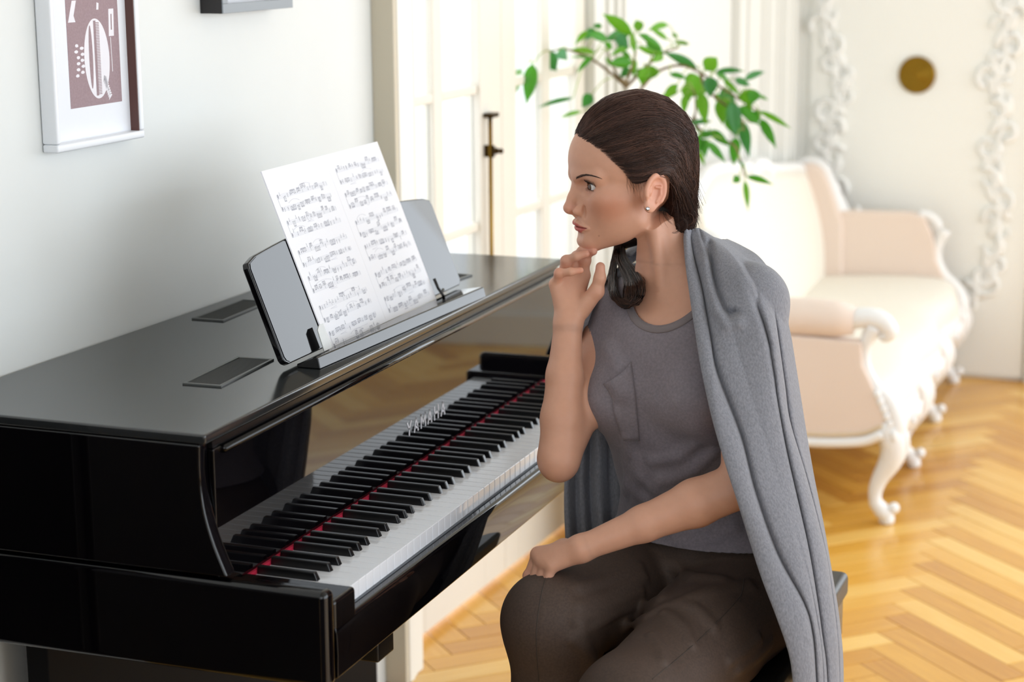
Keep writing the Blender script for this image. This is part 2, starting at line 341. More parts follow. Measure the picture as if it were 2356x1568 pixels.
fbox(MB(), a1-fw-.0022, a1-fw-.0002, .012, .027, b0+fw, b1-fw).build('inner_lip', 'frame_lip', pf)
pl, pr, pb, pt = .297, .434, 1.333, 1.55
prn = fbox(MB(), pl, pr, .0118, .0124, pb, pt).build('art_print', 'print_mauve', pf)
def flat(poly, lift, mat, nm): # outline in unit print coordinates
    MB().prism([(pl+x*(pr-pl), pb+y*.163) for x, y in poly], 1, .0124, .0124+lift, lambda s, o, z: W(s, o, z)).build(nm, mat, prn)
el = [(.54+.25*math.cos(t)*(1 if math.cos(t) > 0 else .95), .44+.38*math.sin(t)) for t in np.linspace(0, 2*math.pi, 40, False)]
flat([(x+.03*(.44-y), y) for x, y in el], .0002, 'print_pale', 'oval_shape')
flat([(.43+.035*math.cos(t), .46+.30*math.sin(t)) for t in np.linspace(0, 2*math.pi, 24, False)], .0004, 'print_mauve', 'slot_shape')
mb = MB(); wbox(mb, pl+.505*(pr-pl), pl+.545*(pr-pl), .0126, .0130, pb+.09*.163, pb+.80*.163)
for i in range(46):
    z = pb+(.10+.69*i/46)*.163; wbox(mb, pl+.54*(pr-pl), pl+.61*(pr-pl), .0126, .0130, z, z+.0013)
o = mb.build('comb_shape', 'print_mauve', prn); o['kind'] = 'stuff'
tag_ = [(.80, .64), (.90, .64), (.915, .90), (.815, .90)]
flat(tag_, .0002, 'print_pale', 'tag_shape'); flat([(.845, .70), (.865, .70), (.872, .85), (.852, .85)], .0004, 'print_mauve', 'tag_slot')
flat([(.835, .30), (.845, .30), (.835, .63), (.825, .63)], .0002, 'print_pale', 'needle_shape')
flat([(.03, .80), (.12, 1.0), (.20, 1.0), (.14, .86), (.17, .80), (.08, .80)], .0002, 'print_pale', 'leg_shape')
flat([(.58, .90), (.62, .90), (.63, .96), (.59, .97)], .0002, 'print_pale', 'bead_shape')
rs = random.Random(4)
for i in range(11):
    x = .17+.10*(i % 2)+rs.uniform(-.02, .02); y = .30+.028*i
    flat([(x+(.030+.012*rs.random())*math.cos(t), y+.016*math.sin(t)) for t in np.linspace(0, 6.28, 8, False)], .0002, 'print_pale', 'net_shape')
for i in range(9):
    x = .74-.012*i; y = .03+.022*i
    flat([(x, y), (x+.07, y+.05), (x+.02, y+.07)], .0002, 'print_pale', 'fringe_shape')
rebase(pf, W((a0+a1)/2, 0, b0))
bf = thing('picture_frame', 'deep black box frame with grey front, cropped by the top edge', 'picture')
a0, a1, b0, b1, dp = .697, .938, 1.459, 1.75, .043; fw = .0165
fbox(MB(), a0, a0+.003, .001, dp, b0, b1).build('side_board', 'frame_black', bf); fbox(MB(), a1-.003, a1, .001, dp, b0, b1).build('side_board', 'frame_black', bf)
fbox(MB(), a0+.003, a1-.003, .001, dp, b0, b0+.003).build('bottom_board', 'frame_grey', bf); fbox(MB(), a0+.003, a1-.003, .001, dp, b1-.003, b1).build('top_board', 'frame_black', bf)
for q in ((a0, a1, dp, dp+.003, b0, b0+fw), (a0, a1, dp, dp+.003, b1-fw, b1), (a0, a0+fw, dp, dp+.003, b0+fw, b1-fw), (a1-fw, a1, dp, dp+.003, b0+fw, b1-fw)):
    fbox(MB(), *q).build('front_rail', 'frame_grey', bf, bevel=.0008)
fbox(MB(), a0+.004, a1-.004, .012, .016, b0+.004, b1-.004).build('mat_board', 'mat_board', bf)
fbox(MB(), a0+.16, a1-.03, .0162, .0167, b0+.028, b1-.04).build('art_print', 'frame_black', bf)
rebase(bf, W((a0+a1)/2, 0, b0))
# ================================================================== digital piano
M('piano_black', '050406', .03)
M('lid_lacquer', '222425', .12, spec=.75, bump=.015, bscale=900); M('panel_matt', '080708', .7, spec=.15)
M('piano_satin', '0b0a0c', .25)
M('key_white', 'eceef4', .12, coat=.3); M('key_black', '0b0a0c', .28); M('felt_red', 'b80f3a', .9, bump=.3, bscale=900); M('letter_silver', 'd8d9e2', .3)
M('grill_frame', '4c4e4c', .4); M('grill_cloth', '3c3d3c', .75); M('felt_grey', '70747a', .9); M('screw_metal', '50525a', .3, metal=1); M('stop_grey', 'b9bab6', .25)
PZ = .725; YL, YR = -.10, 1.322
pn = thing('digital_piano', 'glossy black digital piano with open keyboard standing against the cream wall', 'piano')
curve = [(-.157, .941), (-.158, .907), (-.157, .879), (-.152, .843), (-.140, .803), (-.123, .762)]
cv = [tuple(p) for p in spline([np.array(p) for p in curve], 16)]
for y0, y1, bk in ((YL, YL+.024, -.605), (YR-.024, YR, -.555)):
    MB().prism([(bk, .760)]+[(bk, .941)]+cv, 1, y0, y1).build('side_panel', 'piano_black', pn, bevel=.003, seg=3)
    MB().prism([(bk, .62), (bk, .757), (-.13, .757), (.021, .757), (.021, .622)], 1, y0, y1+(.006 if y0 < 0 else 0)).build('arm', 'piano_black', pn, bevel=.010, seg=4)
# key blocks between arm and keyboard
for y0, y1 in ((YL+.031, -.003), (52*.0235+.003, YR-.025)):
    MB().box((-.149, y0, .66), (.019, y1, .7355)).build('key_block', 'piano_black', pn, bevel=.006, seg=3)
# lid (its back edge follows the wall)
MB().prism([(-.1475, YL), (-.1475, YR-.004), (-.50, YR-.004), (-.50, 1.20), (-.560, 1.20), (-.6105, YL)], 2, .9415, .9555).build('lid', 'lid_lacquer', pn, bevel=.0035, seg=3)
MB().prism([(-.152, YL+.026), (-.152, YR-.026), (-.55, YR-.026), (-.60, YL+.026)], 2, .930, .940).build('lid_underside', 'piano_satin', pn)
MB().tube([(-.1485, -.052, .9245), (-.1485, YR-.028, .9245)], .0058, 12).build('fallboard_lip', 'piano_black', pn, True)
# fallboard with lettering
fb = MB().box((-.165, YL+.025, .728), (-.150, YR-.025, .929)).build('fallboard', 'piano_black', pn, bevel=.002)
def letter(ch, y0, w, z0, h, t=.0036):
    S = {'Y': [((0, 1), (.5, .48)), ((1, 1), (.5, .48)), ((.5, .5), (.5, 0))], 'A': [((0, 0), (.5, 1)), ((1, 0), (.5, 1)), ((.2, .3), (.8, .3))],
         'M': [((0, 0), (0, 1)), ((0, 1), (.5, .25)), ((.5, .25), (1, 1)), ((1, 1), (1, 0))], 'H': [((0, 0), (0, 1)), ((1, 0), (1, 1)), ((0, .5), (1, .5))]}[ch]
    m = MB()
    for (a, b), (c, d) in S:
        p = np.array([y0+a*w, z0+b*h]); q = np.array([y0+c*w, z0+d*h]); e = (q-p)/np.linalg.norm(q-p); n = np.array([-e[1], e[0]])*t/2
        if ch != 'M' or True: p = p-e*t*.25; q = q+e*t*.25
        m.prism([tuple(p+n), tuple(q+n), tuple(q-n), tuple(p-n)], 0, -.1501, -.1494)
    m.build('letter', 'letter_silver', fb)
y = .556
for ch in 'YAMAHA':
    w = .016 if ch != 'M' else .018; letter(ch, y, w, .786, .0225); y += .0285
# felt strip and keys
MB().box((-.1495, -.002, .7245), (-.1450, 1.224, .7312)).build('felt_strip', 'felt_red', pn)
WK = .0235
wm = MB().box((-.1495, -.0113, .701), (0, .0113, PZ)); wme = wm.mesh('white_key', 'key_white')
for i in range(52):
    o = link('white_key', wme, pn); o.location = (0, (i+.5)*WK, 0); bev(o, .0011, 2)
bm_ = MB(); bl, bt = .0057, .0046
bm_.add([(-.1447, -bl, PZ-.004), (-.0500, -bl, PZ-.004), (-.0500, bl, PZ-.004), (-.1447, bl, PZ-.004), (-.1447, -bt, PZ+.0115), (-.0565, -bt, PZ+.0115), (-.0565, bt, PZ+.0115), (-.1447, bt, PZ+.0115)],
        [(0, 3, 2, 1), (4, 5, 6, 7), (0, 1, 5, 4), (1, 2, 6, 5), (2, 3, 7, 6), (3, 0, 4, 7)])
bme = bm_.mesh('black_key', 'key_black')
occ = [.02115, .04935, .09064, .1175, .14436]
ys = [(2-7)*WK+occ[4]]+[2*WK+k*7*WK+q for k in range(7) for q in occ]
for yy in ys:
    o = link('black_key', bme, pn); o.location = (0, yy, 0); bev(o, .0014, 2)
# key slip, key bed, headphone box
MB().prism([(.0025, .6995), (.0140, .7005), (.0185, .697), (.0205, .688), (.0215, .660), (.0205, .628), (.017, .6255), (-.02, .6255), (-.02, .6995)], 1, YL+.032, YR-.026).build('key_slip', 'piano_black', pn, bevel=.0015)
MB().box((-.0005, -.001, .6985), (.0024, 1.223, .7015)).build('slip_felt', 'felt_grey', pn)
MB().box((-.56, YL+.03, .615), (-.021, YR-.026, .6985)).build('key_bed', 'piano_satin', pn)
MB().box((-.040, .095, .585), (.004, .150, .6145)).build('headphone_box', 'piano_satin', pn, bevel=.003)
# stand: legs and back panel
bk = MB().box((-.553, .045, .001), (-.515, 1.20, .6145)).build('back_panel', 'panel_matt', pn, bevel=.003)
MB().lathe([(.007, 0), (.007, .0025), (.004, .004)], (-.5149, .30, .145), (1, 0, 0), 16).build('screw', 'screw_metal', bk, True)
MB().prism([(-.555, .62), (-.555, .93), (-.54, .93), (-.54, .62)], 1, YL+.026, YR-.026).build('rear_board', 'piano_satin', pn)
# speaker grilles let into the lid
def grille(c, nm='speaker_grille'):
    z = .9556; c = [np.array(p) for p in c]; m = sum(c)/4
    inn = [p+(m-p)*np.array([.17, .07]) for p in c]
    mb = MB(); v = [(p[0], p[1], z) for p in c]+[(p[0], p[1], z+.0025) for p in c]+[(p[0], p[1], z+.0025) for p in inn]+[(p[0], p[1], z+.0003) for p in inn]
    f = [(i+a, (i+1) % 4+a, (i+1) % 4+a+4, i+a+4) for a in (0, 4, 8) for i in range(4)]
    mb.add(v, f); o = mb.build(nm, 'grill_frame', pn, bevel=.0007)
    mb = MB(); n = 60
    for i in range(n):   # fine bars of the cloth
        t0, t1 = i/n, (i+.62)/n; A = inn[0]+(inn[3]-inn[0])*t0; B = inn[1]+(inn[2]-inn[1])*t0; A2 = inn[0]+(inn[3]-inn[0])*t1; B2 = inn[1]+(inn[2]-inn[1])*t1
        mb.prism([tuple(A), tuple(B), tuple(B2), tuple(A2)], 2, z+.0003, z+.0013)
    mb.prism([tuple(p) for p in inn], 2, z+.0001, z+.0005)
    mb.build('grille_cloth', 'grill_cloth', o)
grille([(-.320, .139), (-.257, .141), (-.267, .324), (-.329, .322)])
grille([(-.545, .557), (-.484, .557), (-.490, .735), (-.545, .735)])
grille([(-.329, .905), (-.268, .905), (-.246, 1.089), (-.296, 1.092)])
grille([(-.52, .99), (-.47, .99), (-.46, 1.16), (-.51, 1.16)])
# music desk: leaning panel with an arched top, ledge, page stops
DA = np.array([-.2175, 0, .9635]); DT = np.array([-.063, 0, .16]); DT /= np.linalg.norm(DT); DNn = np.array([DT[2], 0, -DT[0]])
def desk(u, v, w): return DA+DT*v+DNn*w+np.array([0, u, 0])       # u = y, v = up the panel, w = out of it
top = []
for i in range(25):
    u = .267+(.966-.267)*i/24; t = (u-.6165)/.3495; top.append((u, .187-.020*t*t))
out = [(.270, .004), (.267, .010)]+[(.2675, .155), (.271, .163)]+[p for p in top[1:-1]]+[(.962, .163), (.9655, .155), (.966, .010), (.963, .004), (.955, .0), (.278, .0)]
dk = MB().prism(out, 2, -.011, 0, lambda u, v, w: desk(u, v, w)).build('music_desk', 'piano_black', pn, bevel=.0022, seg=3)
MB().prism([(u+(.6165-u)*.012, v+(.09-v)*.03) for u, v in out], 2, .0003, .0010, lambda u, v, w: desk(u, v, w)).build('desk_face', 'piano_black', dk)
lg = MB()
def led(y, xb, zb, xf, zf, xo): return [(xb, y, .9556), (xb, y, zb), (xb+.004, y, zb+.001), (xf-.003, y, zf), (xf, y, zf-.003), (xo, y, .9556)]
A = led(.292, -.212, .9610, -.176, .974, -.173); B = led(.900, -.205, .9640, -.148, .974, -.144)
lg.add(A+B, [(0, 1, 2, 3, 4, 5), (11, 10, 9, 8, 7, 6)]+[(i, i+6, (i+1) % 6+6, (i+1) % 6) for i in range(6)])
lg.build('desk_ledge', 'piano_black', pn, bevel=.0015, seg=3)
MB().prism([(.372, -.004), (.400, -.004), (.400, .036), (.386, .036), (.376, .030)], 2, .0105, .0120, lambda u, v, w: desk(u, v, w)).build('page_stop', 'stop_grey', dk)
mb = MB(); mb.tube([desk(.836, .030, .012), desk(.837, .012, .0125), desk(.842, .002, .013), desk(.838, -.004, .016)], .0028, 8); mb.tube([desk(.842, .002, .013), desk(.856, .006, .012)], .0026, 8); mb.build('page_stop', 'piano_satin', dk, True)
rebase(pn, (-.3, .61, 0))
# ------------------------------------------------------------------ sheet music on the desk
M('paper', 'f4f5fb', .8); M('ink', 'ccced6', .9); M('ink_dark', '9495a2', .9); M('pencil', 'cfd0da', .9)
sm = thing('sheet_music', 'open white sheet music with two pages of staves leaning on the music desk', 'sheet music')
rn = random.Random(11)
def music_page(u0, u1, seed, lead):
    rn = random.Random(seed); wd = .0022
    pg = MB()
    for k in range(3): pg.prism([(u0+.0005*k-(.0012*k if lead else 0), -.004+.0006*k), (u1, -.004), (u1, .2895-.0006*k), (u0+.0005*k-(.0012*k if lead else 0), .2895-.0004*k)], 2, wd-.0005*k-.0002, wd-.0005*k, lambda u, v, w: desk(u, v, w+.001))
    page = pg.build('page', 'paper', sm)
    st = MB(); nt = MB(); pc = MB(); w0, w1 = wd+.00105, wd+.00125
    def q(mb, u, v, du, dv, sk=0): mb.prism([(u, v), (u+du, v+sk), (u+du, v+sk+dv), (u, v+dv)], 2, w0, w1, lambda u, v, w: desk(u, v, w))
    def arc(mb, ua, ub, v, h):
        P = [(ua+(ub-ua)*i/9, v+h*(1-(2*i/9-1)**2)) for i in range(10)]
        for a, b in zip(P[:-1], P[1:]): mb.prism([a, b, (b[0], b[1]+.00045), (a[0], a[1]+.00045)], 2, w0, w1, lambda u, v, w: desk(u, v, w))
    m0, m1 = u0+.022, u1-.020
    if lead: m0, m1 = u0+.018, u1-.026
    vs = [.252, .227, .200, .176, .146, .122, .098, .073, .040, .0175, -.0, -.02] if False else None
    top, gap = (.247, .0205) if lead else (.262, .0205)
    stv = []
    v = top
    for k in range(12):
        stv.append(v); v -= gap if (k % 2 == 0) else gap+.0022
        if k in (3, 7): v -= .006
    for k, v in enumerate(stv):
        for l in range(5): q(st, m0, v-.0016*l, m1-m0, .00028)
        if k % 2 == 0: q(st, m0-.0006, v-gap-.0064, .0006, gap+.0066)
        for b in range(1, 5): q(st, m0+(m1-m0)*(b/4-.002), v-.0064, .0004, .0066)
        q(nt, m0+.002, v-.0062, .0011, .0074); q(nt, m0+.0034, v-.004, .0009, .004); q(nt, m0+.001, v-.0035, .0028, .0007)
        u = m0+.009
        while u < m1-.005:
            kind = rn.random(); dense = rn.random() < .55
            n = rn.choice((3, 4, 6)) if dense else 1; st_ = .0028 if dense else .006
            b0 = v-.0064+rn.random()*.008; up = rn.random() < .55; vv = []
            for i in range(n):
                if u > m1-.004: break
                b = b0+rn.uniform(-.0012, .0012); vv.append((u, b))
                q(nt, u, b, .0015, .0011, .0002); q(nt, u+(.0013 if up else 0), b if up else b-.0052, .0003, .0060)
                if rn.random() < .35: q(nt, u, b+.0022*(1 if up else -1), .0014, .0010, .0002)
                u += st_+rn.random()*.0008
            if len(vv) > 2:
                s = .0058 if up else -.0056; q(nt, vv[0][0]+(.0013 if up else 0), b0+s, vv[-1][0]-vv[0][0]+.0003, .0007)
                if rn.random() < .5: q(nt, vv[0][0]+(.0013 if up else 0), b0+s-.0012, vv[-1][0]-vv[0][0]+.0003, .0006)
            u += .002+rn.random()*.003
        if rn.random() < .6: ua = m0+rn.random()*.09; arc(pc, ua, ua+.03+.03*rn.random(), v+.004, .004)
        if rn.random() < .5: ua = m0+.02+rn.random()*.08; q(pc, ua, v-.0105, .022, .0004, .0016); q(pc, ua, v-.0105, .022, .0004, -.0012)
        if rn.random() < .35:
            uc, vc, rr = m0+rn.random()*(m1-m0), v-.003, .004+.003*rn.random()
            for i in range(12):
                a, b = 2*math.pi*i/12, 2*math.pi*(i+1)/12
                pc.prism([(uc+rr*math.cos(a), vc+rr*math.sin(a)), (uc+rr*math.cos(b), vc+rr*math.sin(b)), (uc+(rr+.0004)*math.cos(b), vc+(rr+.0004)*math.sin(b)), (uc+(rr+.0004)*math.cos(a), vc+(rr+.0004)*math.sin(a))], 2, w0, w1, lambda u, v, w: desk(u, v, w))
    cu = (m0+m1)/2+(.02 if lead else -.02)
    q(pc, cu-.018, .006, .045, .0004)
    for i in range(7): q(pc, cu+.002*i-.006, .001+.0006*(i % 2), .0012, .0016, .0004)
    for m_, nm, mt in ((st, 'stave_lines', 'ink'), (nt, 'notes', 'ink_dark'), (pc, 'slurs', 'pencil')): m_.build(nm, mt, page)['kind'] = 'stuff'
music_page(.404, .6215, 21, True); music_page(.6218, .834, 22, False)
rebase(sm, tuple(desk(.62, -.004, .002)))
# ================================================================== settee
M('peach_cloth', 'e9d6c8', .8, bump=.15, bscale=700, sheen=.2); M('cream_cloth', 'f2ebdd', .8, bump=.15, bscale=700, sheen=.2); M('white_carved', 'f1f0ef', .45); M('gimp_braid', 'dcc6a4', .8)
sf = thing('settee', 'peach and cream settee with white carved frame and cabriole legs by the far wall', 'settee')
_e = np.array([-.13, 1.70])/math.hypot(.13, 1.70); SO = np.array([.756, 2.851])
def S(a, b, z):      # a along the seat front, b forward of the front leg line, z up
    o, s = SO+_e*a+np.array([_e[1], -_e[0]])*b; return W(o=o, s=s, z=z)
LN = 1.70
def bulge(a): return .030*math.sin(a/LN*3*math.pi)**2-.005
# seat: cream upholstered slab with a serpentine, rolled front
sec = [(-.50, .335), (-.50, .365), (-.36, .377), (-.20, .385), (-.07, .383), (-.020, .372), (.004, .350), (.010, .318), (.006, .285), (-.02, .278), (-.30, .278)]
sec = [tuple(p) for p in spline([np.array(p) for p in sec], 26)]
G = []
for i in range(41):
    a = .035+(LN-.07)*i/40; k = bulge(a); G.append([S(a, b+k*max(0, (b+.5)/.5), z) for b, z in sec])
m = MB().grid(G); m.f += [tuple(range(26))[::-1], tuple(range(40*26, 41*26))]
m.build('seat', 'cream_cloth', sf, True)
# apron with scalloped lower edge
ap = MB(); n = 90; V = []
for i in range(n+1):
    a = LN*i/n; t = (a % (LN/3))/(LN/3); zb = .245-.035*math.sin(t*math.pi)**4-.014*abs(math.sin(t*math.pi*5)); k = bulge(a)
    V.append([S(a, k+.014, .298), S(a, k+.020, .27), S(a, k+.018, zb), S(a, k-.012, zb), S(a, k-.012, .298)])
for i in range(n):
    for j in range(5): pass
ap.grid([r+[r[0]] for r in V]); ap.build('apron', 'white_carved', sf, True)
for q in (LN/6, LN/2, LN*5/6):
    c = MB(); c.ball(S(q, bulge(q)+.02, .248), (.045, .012, .022), 10, 6, np.column_stack([np.append(_e[0]*WN[:2]+_e[1]*WD[:2], 0), np.append(_e[1]*WN[:2]-_e[0]*WD[:2], 0), [0, 0, 1]]))
    for sgn in (-1, 1):
        P = [S(q+sgn*(.035+.05*t), bulge(q)+.02, .250+.012*math.sin(t*5)) for t in np.linspace(0, 1, 8)]; c.tube(P, [.011*(1-.6*t) for t in np.linspace(0, 1, 8)], 6)
    c.build('carved_shell', 'white_carved', sf, True)
def leg(a, b, flip=1, back=False):
    zs = np.linspace(0, 1, 15); P = []; R = []
    for t in zs:
        z = .285*(1-t)+.018*t
        P.append(S(a+(0 if back else .0), b+flip*(.028*math.sin(min(1, t/.55)*math.pi)*(t < .55)+(-.018*math.sin((t-.55)/.45*math.pi) if t >= .55 else 0)+.020*max(0, t-.86)/.14), z))
        R.append(np.interp(t, [0, .15, .35, .6, .82, .92, 1], [.033, .040, .034, .022, .017, .022, .024]))
    l = MB().tube(P, R, 12).build('leg', 'white_carved', sf, True)
    f = MB(); f.ball(S(a, b+flip*.034, .045), (.016, .018, .016), 10, 6); f.lathe([(.016, 0), (.021, .004), (.021, .020), (.014, .026)], S(a, b+flip*.016, .0005), (0, 0, 1), 12); f.build('scroll_foot', 'white_carved', l, True)
    if not back:
        c = MB(); c.tube([S(a, b+flip*(.040+.02*math.sin(t*3.1)), .275-.10*t) for t in np.linspace(0, 1, 8)], [.012*(1-.55*t)+.003 for t in np.linspace(0, 1, 8)], 8)
        for sg in (-1, 1): c.tube([S(a+sg*(.022+.012*math.sin(t*6)), b+flip*(.028+.012*t), .27-.07*t) for t in np.linspace(0, 1, 7)], [.010*(1-.6*t)+.002 for t in np.linspace(0, 1, 7)], 6)
        c.build('carved_knee', 'white_carved', l, True)
for a in (.0, .58, 1.14, LN): leg(a, bulge(a)-.005)
for a in (.03, LN-.03): leg(a, -.50, -1, True)
# arms: outer panel, padded roll, carved front post
def arm(a, sg):
    ins = a+sg*.0
    prof = [(-.52, .235)]+([(-.52, .52), (-.075, .505)] if sg > 0 else [(-.52, .600), (-.16, .604), (-.115, .590), (-.085, .53)])+[(-.072, .48), (-.068, .44), (-.035, .375), (-.004, .32), (.000, .262), (-.06, .235), (-.20, .222), (-.36, .228)]
    pr = [tuple(p) for p in prof]
    MB().prism(pr, 0, a-sg*.028, a+sg*.030, lambda x, b, z: S(x, b, z)).build('arm_panel', 'peach_cloth', sf, bevel=.008, seg=3)
    G = []
    P = [S(a+sg*.004, b, .548+.012*math.sin((b+.5)*6)) for b in np.linspace(-.50, -.098, 9)]
    if sg > 0: MB().tube(P, [.030, .046, .050, .051, .051, .051, .051, .050, .040], 16).build('arm_pad', 'peach_cloth', sf, True)
    P = spline([S(a, b, z) for b, z in (((-.105, .560), (-.06, .568), (-.022, .558), (-.004, .534), (-.018, .518), (-.028, .532)) if sg > 0 else ((-.135, .597), (-.105, .594), (-.080, .578), (-.066, .560), (-.074, .550), (-.082, .560)))], 24)
    c = MB().tube(P, list(np.interp(np.linspace(0, 1, 24), [0, .3, .6, .8, 1], [.028, .028, .024, .017, .010] if sg > 0 else [.016, .016, .014, .011, .007])), 10)
    c.build('arm_scroll', 'white_carved', sf, True)
    P = spline([S(a, b, z) for b, z in ((-.045, .545), (-.064, .50), (-.066, .44), (-.040, .385), (.004, .335), (.022, .28), (.008, .235))], 26)
    p = MB().tube(P, list(np.interp(np.linspace(0, 1, 26), [0, .25, .5, .75, 1], [.024, .015, .018, .028, .034])), 10).build('arm_post', 'white_carved', sf, True)
    c = MB()
    for i in range(6):
        t = i/5; c.ball(S(a-sg*.024, -.028+.045*t, .365-.10*t), (.011, .011, .014), 8, 5)
    c.build('carved_leaf', 'white_carved', p, True)
    G = spline([S(a-sg*.030, b, z) for b, z in ((-.50, .232), (-.36, .226), (-.20, .220), (-.07, .232), (-.01, .258))], 24)
    MB().tube(G, .014, 8).build('side_rail', 'white_carved', sf, True)
    MB().tube([p+np.array([0, 0, .022]) for p in G], .005, 6).build('braid', 'gimp_braid', sf, True)
arm(.0, 1); arm(LN, -1)
# back with serpentine crest and two wings
crest = [(0, .845), (.10, .885), (.22, .905), (.40, .893), (.60, .868), (.85, .845), (1.15, .800), (1.42, .770), (1.60, .748), (LN, .72)]
cz = spline([np.array(p) for p in crest], 44); G = []
for a, z in cz:
    row = []
    for t in np.linspace(0, 1, 12): row.append(S(a, -.452-.075*t+.022*math.sin(t*math.pi), .35+(z-.35)*t))
    G.append(row)
Gb = [[S(a, -.560, .30), S(a, -.585, z)] for a, z in cz]
m = MB().grid([g+[q[1], q[0]] for g, q in zip(G, Gb)]); m.f += [tuple(range(14))[::-1], tuple(range(43*14, 44*14))]
m.build('backrest', 'cream_cloth', sf, True)
MB().tube([S(a, -.548, z+.008) for a, z in cz], .021, 10).build('crest_rail', 'white_carved', sf, True)
c = MB()
for k in range(9):
    a = LN/2+(k-4)*.035; c.ball(S(a, -.53, .858-.1*(a-LN/2)-.004*(k-4)**2*.35), (.022, .016, .026), 8, 6)
c.build('crest_carving', 'white_carved', sf, True)
def wing(a, sg):
    pr = spline([np.array(p) for p in ((-.58, .36), (-.59, .60), (-.575, .73), (-.53, .765), (-.475, .75), (-.44, .68), (-.41, .60), (-.395, .55), (-.39, .36))], 30)
    MB().prism([tuple(p) for p in pr], 0, a-sg*.01, a+sg*.045, lambda x, b, z: S(x, b, z)).build('wing', 'peach_cloth', sf, bevel=.012, seg=3)
    MB().tube([S(a+sg*.010, b, z+.006) for b, z in pr[4:24]], .016, 8).build('wing_rail', 'white_carved', sf, True)
    c = MB(); P = spline([S(a-sg*.01, b, z) for b, z in ((-.44, .70), (-.41, .63), (-.375, .585), (-.345, .59), (-.352, .615))], 16); c.tube(P, list(np.linspace(.016, .007, 16)), 8); c.build('wing_scroll', 'white_carved', sf, True)
wing(.0, 1); wing(LN, -1)
rebase(sf, S(LN/2, -.3, 0))
# ================================================================== potted plant
def leaf_mat(name, c1, c2):
    m = M(name, c1, .38, col2=c2, nscale=9, lo=.3, hi=.7); nt = m.node_tree; b = nt.nodes['Principled BSDF']
    tr = nt.nodes.new('ShaderNodeBsdfTranslucent'); mx = nt.nodes.new('ShaderNodeMixShader'); mx.inputs[0].default_value = .5
    tr.inputs[0].default_value = lin('8ccb2a'); out = nt.nodes['Material Output']
    nt.links.new(b.outputs[0], mx.inputs[1]); nt.links.new(tr.outputs[0], mx.inputs[2]); nt.links.new(mx.outputs[0], out.inputs[0])
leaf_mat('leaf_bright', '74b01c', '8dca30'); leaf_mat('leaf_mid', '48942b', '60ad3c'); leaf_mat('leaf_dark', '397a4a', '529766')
M('bark', '8d7650', .8, col2='6d5a3c', nscale=40); M('petiole', '9db35a', .6); M('pot_clay', 'dad6cd', .6, bump=.1); M('soil', '2c2018', .95, bump=.6, bscale=120)
pt = thing('potted_plant', 'tall potted plant with drooping green leaves standing behind the woman beside the settee', 'potted plant')
c3 = lambda x, y: (1140+x/5.6, 20+y/5.6); c4 = lambda x, y: (1480+x/4.125, 100+y/4.125); c7 = lambda x, y: (1340+x/2.319, y/2.319)
LV = []
